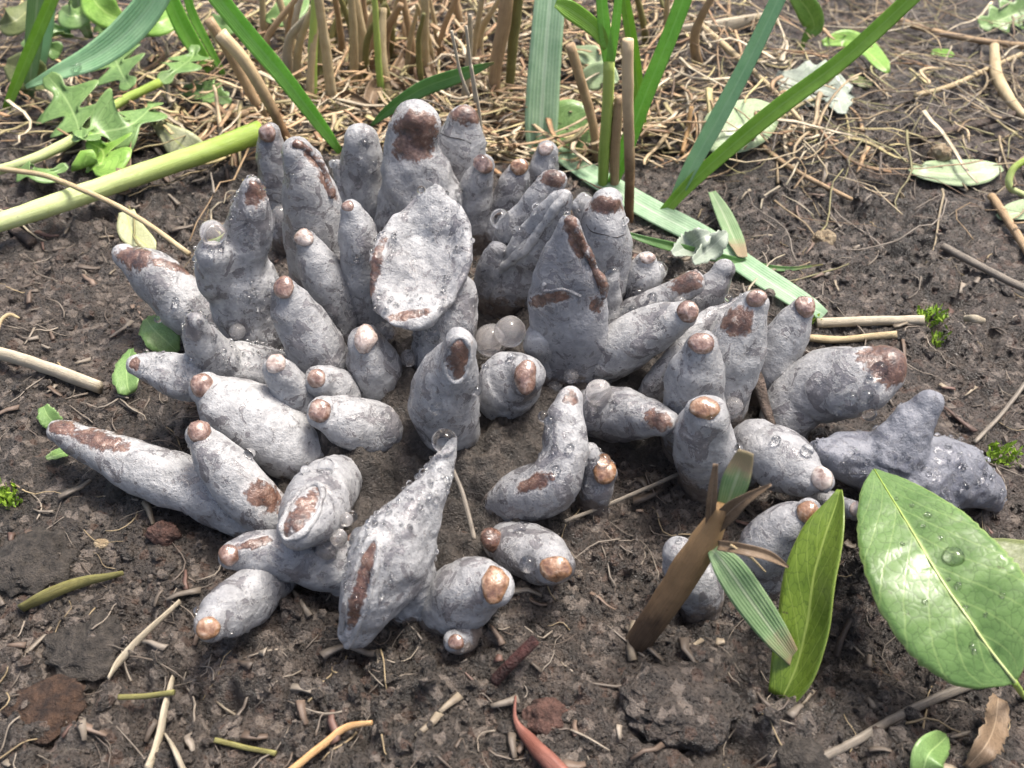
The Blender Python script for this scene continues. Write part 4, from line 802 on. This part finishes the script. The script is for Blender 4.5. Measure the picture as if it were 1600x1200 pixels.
for pp, lab, mt in (([(10,100,8,.6),(35,110,28,.9),(60,125,24,.8),(75,140,5,.6)], 'dull green leaf low in the weeds under the arching blade', 'l_dull'), ([(150,40,5,1.),(175,55,26,1.3),(210,60,24,1.3),(232,50,5,1.2)], 'mid green notched leaf in the weeds beside the arching blade', 'l_mid'), ([(210,20,5,1.6),(235,35,22,1.8),(262,30,22,1.8),(280,15,5,1.8)], 'fresh green leaf among shoots beyond the arching blade', 'l_bright'), ([(0,40,5,1.),(20,35,24,1.4),(40,20,22,1.6),(48,0,5,1.7)], 'shaded weed leaf behind the leaning olive blade', 'l_dull'), ([(95,15,5,1.4),(110,25,22,1.6),(130,20,20,1.6),(140,5,5,1.6)], 'small weed leaf behind the tan withered blade', 'l_mid'), ([(415,30,5,1.),(440,25,20,1.2),(465,10,18,1.4),(475,-10,4,1.4)], 'green leaf behind the stubble and the long bright blade', 'l_mid'), ([(905,135,4,.5),(920,125,18,.8),(945,118,20,.9),(965,128,4,.8)], 'pale green leaf behind the forking sprout', 'l_pale'), ([(895,75,4,.5),(915,85,16,.8),(930,95,16,.8),(940,112,4,.6)], 'small mint green leaf beside the forking sprout', 'l_pale')):
    ribbon('broad_leaf', leafg(pp, .2), mt, lab, 'leaf', nrm=(0,-.7,.6), teeth=lobe5 if 'notched' in lab else None)
for pp, lab in (([(135,-30,6,2.2),(150,5,24,2.2),(175,25,22,2.0),(196,30,4,1.9)], 'bright green leaf hanging over the litter near the arching blade'), ([(330,25,4,1.),(345,40,16,1.2),(365,35,16,1.2),(372,20,3,1.2)], 'small bluish leaf behind the leaning brown stems')):
    ribbon('broad_leaf', leafg(pp, .2), 'l_bright' if 'bright' in lab else 'l_mid', lab, 'leaf', nrm=(0,-.7,.6))
for pp, lab in (([(228,498,6,.5),(240,515,22,.5),(262,535,22,.3),(278,550,4,.1)], 'green leaf scrap wedged behind the horned finger'), ([(205,545,4,.3),(198,575,18,.4),(200,605,18,.2),(205,615,6,.1)], 'notched green leaf scrap under the horned finger'), ([(68,635,8,.3),(75,650,15,.3),(88,664,13,.2),(95,672,3,.1)], 'green leaf scrap behind the tip of the long outlying finger'), ([(72,716,3,.1),(85,712,8,.15),(98,708,9,.15),(108,706,3,.1)], 'tiny green leaf scrap under the tip of the long outlying finger')):
    ribbon('leaf_scrap', leafg(pp, .1), 'l_mid', lab, 'leaf', nrm=(0,-.5,.8), rag=.3)
ribbon('leaf_scrap', leafg([(1440,1215,20,.3),(1450,1180,26,.4),(1470,1160,18,.3),(1480,1150,4,.2)], .1), 'l_mid', 'green leaf end beside the speckled stick', 'leaf', nrm=(0,-.4,.8))
ribbon('leaf_scrap', leafg([(1560,1090,12,.4),(1555,1130,22,.5),(1540,1165,20,.4),(1510,1200,6,.2)], .1), 'l_brown', 'yellowish brown curled leaf below the glossy leaf', 'leaf', nrm=(0,-.4,.8), rag=.4)
# dirt crumb, pebbles, clods
def rock(label, px, py, rx, ry, material, name='clod', cat='clod', up=.0):
    p = gnd(px, py); k = cmpx(p); vs = []; fs = []; A, Bn = 40, 26
    c = p+V((0, 0, ry*k*.15+up))
    for ii in range(Bn):
        f = math.pi*(.02+.96*ii/(Bn-1))
        for jj in range(A):
            a = 2*math.pi*jj/A; d = V((rx*k*math.sin(f)*math.cos(a), rx*k*.85*math.sin(f)*math.sin(a), ry*k*math.cos(f))); q = c+d
            q = q+d*(.35*noise.noise(q*1.3)+.22*noise.noise(q*4.3)+.16*noise.noise(q*9)+.1*noise.noise(q*19)); vs.append(tuple(q))
    for ii in range(Bn-1):
        for jj in range(A): fs.append([ii*A+jj, (ii+1)*A+jj, (ii+1)*A+(jj+1) % A, ii*A+(jj+1) % A])
    fs.append(list(range(A))); fs.append([(Bn-1)*A+q for q in range(A)][::-1])
    tag(mesh_obj(name, vs, fs, material, base=tuple(p)), label, cat)
rock('tan pebble lying alone on bare soil', 1288, 374, 17, 14, 'tan_stone', 'pebble', 'pebble')
rock('small pale crumb on the flat oval leaf', 1462, 255, 15, 14, 'tan_stone', 'crumb', 'crumb', .35)
rock('reddish brown clod near the low brown-ended finger', 256, 838, 24, 24, 'red_clod')
rock('small yellow crumb beside the reddish clod', 158, 850, 13, 8, 'tan_stone', 'crumb', 'crumb')
rock('large grey lump of soil beside crumbs', 45, 880, 66, 20, 'grey_clod')
rock('grey knobbly lump below the long outlying finger', 186, 770, 19, 17, 'grey_clod')
rock('rusty stained lump of soil', 75, 1105, 60, 14, 'rust')
rock('dark lump below the speckled stick', 1255, 1180, 40, 16, 'grey_clod')
rock('wide crusty lump of brown soil beneath the cut stem', 1060, 1100, 85, 28, 'soil')
rock('flat grey lump next to the split straw', 130, 1010, 66, 15, 'grey_clod')
rock('reddish wood lump beside the red-brown stalk', 850, 1120, 36, 22, 'red_clod')
# moss tufts
def moss(label, px, py, rpx, n):
    p = gnd(px, py); k = cmpx(p); vs = []; fs = []
    for _ in range(n):
        a = random.uniform(0, 6.28); rr = rpx*k*math.sqrt(random.random()); q = V((p.x+rr*math.cos(a), p.y+rr*.8*math.sin(a), 0)); q.z = g1(q.x, q.y)+random.uniform(0, .25)
        d = V((random.gauss(0, .6), random.gauss(0, .6), 1)).normalized(); s_ = d.cross(V((random.random()-.5, random.random()-.5, .1))).normalized(); l = random.uniform(.1, .24); w_ = random.uniform(.025, .05)
        o = len(vs); vs += [tuple(q-s_*w_*.4), tuple(q+s_*w_*.4), tuple(q+d*l*.6+s_*w_), tuple(q+d*l), tuple(q+d*l*.6-s_*w_)]; fs.append([o, o+1, o+2, o+3, o+4])
    tag(mesh_obj('moss_tuft', vs, fs, 'moss', base=tuple(p), smooth=False), label, 'moss', None)
moss('bright green moss tuft at the end of a pale straw', 1455, 500, 24, 170)
moss('tiny moss tuft below the bright one', 1462, 540, 11, 40)
moss('green moss sprig behind the star-shaped lobe', 1562, 718, 28, 120)
moss('yellow-green moss cushion above the grey soil lump', 15, 785, 22, 160)
moss('small moss sprig on the rootlet mat', 1270, 505, 8, 20)

# ------------------------------------------------------------------ soil crumbs, litter, rootlets (uncountable)
def ico():
    t_ = (1+5**.5)/2; v = np.array([(-1,t_,0),(1,t_,0),(-1,-t_,0),(1,-t_,0),(0,-1,t_),(0,1,t_),(0,-1,-t_),(0,1,-t_),(t_,0,-1),(t_,0,1),(-t_,0,-1),(-t_,0,1)], float); v /= np.linalg.norm(v[0])
    f = [(0,11,5),(0,5,1),(0,1,7),(0,7,10),(0,10,11),(1,5,9),(5,11,4),(11,10,2),(10,7,6),(7,1,8),(3,9,4),(3,4,2),(3,2,6),(3,6,8),(3,8,9),(4,9,5),(2,4,11),(6,2,10),(8,6,7),(9,8,1)]
    def sub(v, f):
        v = v.tolist(); mem = {}; out = []
        def md(a, b_):
            k = (min(a, b_), max(a, b_))
            if k not in mem:
                m_ = (np.array(v[a])+np.array(v[b_])); m_ /= np.linalg.norm(m_); mem[k] = len(v); v.append(m_.tolist())
            return mem[k]
        for a, b_, c in f:
            x, y, z = md(a, b_), md(b_, c), md(c, a); out += [(a,x,z),(b_,y,x),(c,z,y),(x,y,z)]
        return np.array(v), out
    v1, f1 = sub(v, f); v2, f2 = sub(v1, f1); return (v1, np.array(f1)), (v2, np.array(f2))
ICO1, ICO2 = ico()
def scatter_mesh(name, pos, rad, tmpl, material, squash=(.7, 1.2), jit=.28, smooth=True, kind='stuff'):
    v, f = tmpl; n = len(pos); A = RNG.normal(size=(n, 3, 3)); Q, _ = np.linalg.qr(A); sc = RNG.uniform(*squash, size=(n, 1, 3))
    W = v[None]*(1+RNG.uniform(-jit, jit, size=(n, len(v), 1)))*sc; W = np.einsum('nij,nkj->nki', Q, W)*rad[:, None, None]+pos[:, None]
    fs = (f[None]+(np.arange(n)*len(v))[:, None, None]).reshape(-1, 3)
    o = mesh_obj(name, W.reshape(-1, 3), fs, material, smooth=smooth); o['kind'] = kind; return o
ICO0 = (ICO1[0][:12], np.array([(0,11,5),(0,5,1),(0,1,7),(0,7,10),(0,10,11),(1,5,9),(5,11,4),(11,10,2),(10,7,6),(7,1,8),(3,9,4),(3,4,2),(3,2,6),(3,6,8),(3,8,9),(4,9,5),(2,4,11),(6,2,10),(8,6,7),(9,8,1)]))
def crumbs(name, n, r0, r1, pw, tmpl, jit, label):
    yy = -11+34*RNG.random(n)**1.25; half = 8.5+(yy+17.6)*.62; xx = RNG.uniform(-1, 1, n)*half
    keep = (fbm(xx*.35, yy*.35, 200, 3) > .0) | (RNG.random(n) < .35); xx, yy = xx[keep], yy[keep]
    rad = r0+(r1-r0)*RNG.random(len(xx))**pw
    tag(scatter_mesh(name, np.stack([xx, yy, gq(xx, yy)+rad*.2], 1), rad, tmpl, 'soil', (.55, 1.25), jit, smooth=False), label, 'soil')
crumbs('soil_grains', 26000, .022, .075, 1.6, ICO0, .35, 'fine loose grains of dark soil over the ground')
crumbs('soil_crumbs', 4200, .06, .20, 2.6, ICO1, .22, 'larger loose dark soil crumbs scattered over the ground')

def strands(name, n, pos_fn, lenr, radr, palette, label, cat, zlift=.1, bend=.5, seg=7, k=4, flatr=(.35, 1.), tilt=.12):
    P0 = np.array(pos_fn(n)); n = len(P0); U = lambda a, b_: RNG.uniform(a, b_, (n, 1))
    L_ = U(*lenr)*U(.6, 1.2); a = U(0, 6.283); r = U(*radr); b1 = RNG.normal(0, bend, (n, 1)); b2 = RNG.normal(0, bend*.7, (n, 1)); fl = U(*flatr)
    s = np.linspace(-.5, .5, seg)[None]; ang = a+b1*s*2+b2*np.sin(s*7)
    X = np.cumsum(np.cos(ang), 1)*L_/seg; Y = np.cumsum(np.sin(ang), 1)*L_/seg
    X = X-X.mean(1, keepdims=True)+P0[:, :1]; Y = Y-Y.mean(1, keepdims=True)+P0[:, 1:]; g = gq(X, Y)
    p_ = np.pad(g, ((0, 0), (2, 2)), 'edge'); m_ = sum(p_[:, q:q+seg] for q in range(5))/5
    Z = np.maximum(g*.35+m_*.65, g-.06)+r*.8+RNG.random((n, 1))**2*zlift+s*L_*RNG.normal(0, tilt, (n, 1)); Z = np.maximum(Z, g-.12)
    R = r*np.linspace(1, .5, seg)[None]; Sx = -np.sin(ang); Sy = np.cos(ang); th = np.linspace(0, 2*math.pi, k, endpoint=False)+.4
    c = np.cos(th)[None, None]; q = np.sin(th)[None, None]
    W = np.stack([X[..., None]+R[..., None]*c*Sx[..., None], Y[..., None]+R[..., None]*c*Sy[..., None], Z[..., None]+(R*fl)[..., None]*q], -1).reshape(-1, 3)
    i, j = np.meshgrid(np.arange(seg-1), np.arange(k), indexing='ij'); i = i.ravel(); j = j.ravel(); j2 = (j+1) % k
    f = np.stack([i*k+j, i*k+j2, (i+1)*k+j2, (i+1)*k+j], 1); f = np.vstack([f, [[3, 2, 1, 0]], [[(seg-1)*k+q for q in range(4)]]]); FS = (f[None]+(np.arange(n)*seg*k)[:, None, None]).reshape(-1, 4)
    col = np.array(palette)[RNG.integers(len(palette), size=n)]*U(.65, 1.2); col = np.concatenate([col, np.ones((n, 1))], 1)
    ob = mesh_obj(name, W, FS, 'litter', attrs={'tint': np.repeat(col, seg*k, 0)}); ob['kind'] = 'stuff'; return tag(ob, label, cat)
TAN = [(.36, .28, .16), (.28, .19, .10), (.44, .36, .23), (.24, .18, .10), (.27, .25, .11), (.17, .11, .065), (.48, .42, .30)]
GREY = [(.15, .125, .10), (.22, .19, .155), (.10, .08, .065), (.28, .24, .19)]
def back_pos(n):
    out = []
    while len(out) < n:
        y = random.uniform(5, 42); x = random.uniform(-1, 1)*(9+(y+17.6)*.66)
        edge = 13.5-4.5*(x > 4)*min(1, (x-4)/8)+1.5*math.sin(x*.5); d = (y-edge)/5
        if random.random() < min(1, max(.05, .3+d)) : out.append((x, y))
    return out
def all_pos(n):
    return [(random.uniform(-1, 1)*(9+(y+17.6)*.5), y) for y in (random.uniform(-11, 15) for _ in range(n))]
strands('dead_grass_litter', 5200, back_pos, (1.2, 6), (.015, .065), TAN+GREY[:2], 'matted dead grass litter covering the ground behind the fungus', 'dead grass', .9, .38, 8, 4, (.2, .6))
def tuft_pos(n): return [(random.gauss(-3, 8), 11.8+20*random.random()**1.3) for _ in range(n)]
strands('straw_litter', 2000, tuft_pos, (1.2, 4.5), (.05, .15), [(.58, .44, .26), (.46, .30, .16), (.64, .54, .38), (.34, .20, .10), (.50, .42, .20)], 'broken flat straw heaped around the stubble', 'dead grass', 1.2, .35, 8, 4, (.15, .4), .16)
strands('fine_litter', 1500, all_pos, (.3, 1.8), (.010, .034), TAN[:1]+GREY*2, 'fine rootlets and plant bits strewn on the dark soil', 'plant litter', .12, .5, 7, 4, tilt=.03)
def chip_pos(n): return [(x, y) for x, y in all_pos(n)]
strands('wood_chips', 650, chip_pos, (.25, 1.2), (.04, .13), GREY+[(.17, .12, .09), (.13, .07, .055), (.3, .25, .18)], 'small wood chips and bark bits lying on the soil', 'wood chips', .05, .15, 4, 4, (.2, .4), .03)

# ------------------------------------------------------------------ water
(DV, DF) = ICO2
def drop(px, py, rpx, where=None, jelly=False, sink=.25, z=None):
    d = ray(px, py).normalized(); h = BV.ray_cast(CAM, d)
    if z is not None: p = atz(px, py, z); r = rpx*cmpx(p); lab = where
    else:
        if h[0] is None and not where:
            best = None
            for q in range(60):
                f = BV.find_nearest(CAM+d*(12+q*.35))
                if best is None or f[3] < best[3]: best = f
            if best[3] < .5: h = (best[0], best[1], best[2], 0)
        if h[0] is None or where:
            hit = gnd(px, py); nn = V((0, 0, 1)); lab = where or 'the soil'
        else: hit, nn = h[0], h[1]; lab = 'the '+FING[own[h[2]]][0]
        if nn.dot(d) > 0: nn = -nn
        r = rpx*cmpx(hit); p = hit+(nn*.6-d*.4).normalized()*r*(1-sink*1.6)
    dv = [tuple(p+V(q)*r*(1+.05*noise.noise(V(q)*1.5+p))) for q in DV]
    nm = 'milky droplet' if jelly else 'clear water droplet'
    o = mesh_obj('water_droplet', dv, DF, 'jelly' if jelly else 'water', base=tuple(p))
    tag(o, f'{nm} on {lab}', 'droplet', f'{nm}s on {lab}')
for q in ((698,694,20),(916,298,14),(753,256,13),(958,430,12),(786,344,16),(722,304,11),(812,364,10),(823,342,6),(862,250,6),(683,637,11),(677,606,7),(677,522,13),(846,650,9),(862,660,10),(838,708,6),(1092,1000,6),
          (1354,618,10),(1357,643,11),(1372,580,14),(1330,622,11),(1358,593,6),(1360,622,5),(997,457,11),(1020,466,8),(990,484,7),(1042,416,15),(1260,706,10),(1213,690,8),(387,711,9),(829,880,14),(813,830,9),(547,830,18),
          (509,734,13),(478,738,8),(546,806,9),(459,276,6),(522,257,7),(569,225,9),(582,255,7),(660,300,7),(585,430,7),(558,404,6),(610,330,5),(742,610,8),(800,560,7),(760,575,6),(890,700,7),(868,700,6),(870,735,8),
          (940,720,11),(1150,700,8),(1110,655,6),(1140,470,7),(330,395,6),(345,388,5),(362,985,5),(300,953,6),(396,1000,5),(245,500,6),(275,470,6),(1310,640,8),(1505,760,7),(1478,770,6),(1530,750,6),(930,640,7),(960,632,6),(905,330,6),(975,345,6),(840,325,7)):
    drop(*q)
drop(768,532,27,'the stout stub with an amber knob',True,z=1.75); drop(797,518,25,'the stout stub with an amber knob',True,z=2.2)
for q in ((597,516,16),(645,558,14),(526,836,14),(510,862,17),(537,812,11),(332,372,20),(440,332,14),(372,515,13),(940,618,21),(1062,470,10),(1145,632,14),(868,604,14),(892,585,12)):
    drop(*q, jelly=True)
def bladedrop():
    p = aty(121, 107, yb(150, 190)+1.5-1.5*.72); r = 9*cmpx(p)
    tag(mesh_obj('water_droplet', [tuple(p+V((q[0]*r, q[1]*r, q[2]*r*1.1))) for q in DV], DF, 'water', base=tuple(p)), 'clear water droplet hanging from the arching pale blade', 'droplet')
bladedrop()
# beads on the big leaf and on the skin
LB = BVHTree.FromPolygons([V(v.co)/S+V(o_.parent.location)/S for o_ in [o for o in bpy.data.objects if o.name == 'leaf_blade'] for v in o_.data.vertices], [list(p_.vertices) for o_ in [o for o in bpy.data.objects if o.name == 'leaf_blade'] for p_ in o_.data.polygons])
def leafdrop(px, py, rpx):
    d = ray(px, py).normalized(); h = LB.ray_cast(CAM, d)
    if h[0] is None: return
    nn = h[1] if h[1].dot(d) < 0 else -h[1]; r = rpx*cmpx(h[0]); p = h[0]
    dv = []
    for q in DV:
        q = V(q); hgt = q.dot(nn); dv.append(tuple(p+(q-nn*hgt)*r+nn*(max(hgt, -.15)*r*.62)))
    tag(mesh_obj('water_droplet', dv, DF, 'water', base=tuple(p)), 'clear flattened water droplet on the large glossy leaf', 'droplet', 'droplets on the glossy leaf')
for q in ((1490,870,17),(1450,805,6),(1443,822,4),(1425,790,4),(1497,915,6),(1508,950,5),(1520,1010,6),(1445,940,5),(1522,1018,5),(1400,780,4),(1566,930,5),(1470,840,4),(1482,905,4),(1540,960,4),(1410,850,4)): leafdrop(*q)
bp = []; br = []
ff = np.array([k for k, f in enumerate(AF) if len(f) <= 4]); 
while len(bp) < 3200:
    f = AF[int(ff[RNG.integers(len(ff))])]; a, b_, c = AV[f[0]], AV[f[1]], AV[f[2]]; nn = (b_-a).cross(c-a)
    if nn.length < 1e-9: continue
    nn.normalize()
    if nn.z < .1: nn = -nn if nn.z < -.98 else nn
    if nn.z < 0: continue
    u, v_ = random.random(), random.random()
    if u+v_ > 1: u, v_ = 1-u, 1-v_
    p = a+(b_-a)*u+(c-a)*v_
    if p.z < .9 and random.random() < .7: continue
    if noise.noise(p*1.3) < -.05: continue
    r = .014+.065*random.random()**3; bp.append(tuple(p+nn*r*.35)); br.append(r)
bd = scatter_mesh('water_beads', np.array(bp), np.array(br), ICO1, 'water', (.85, 1.1), .0); tag(bd, 'fine beads of water sprinkled over the fungus skin', 'water beads')
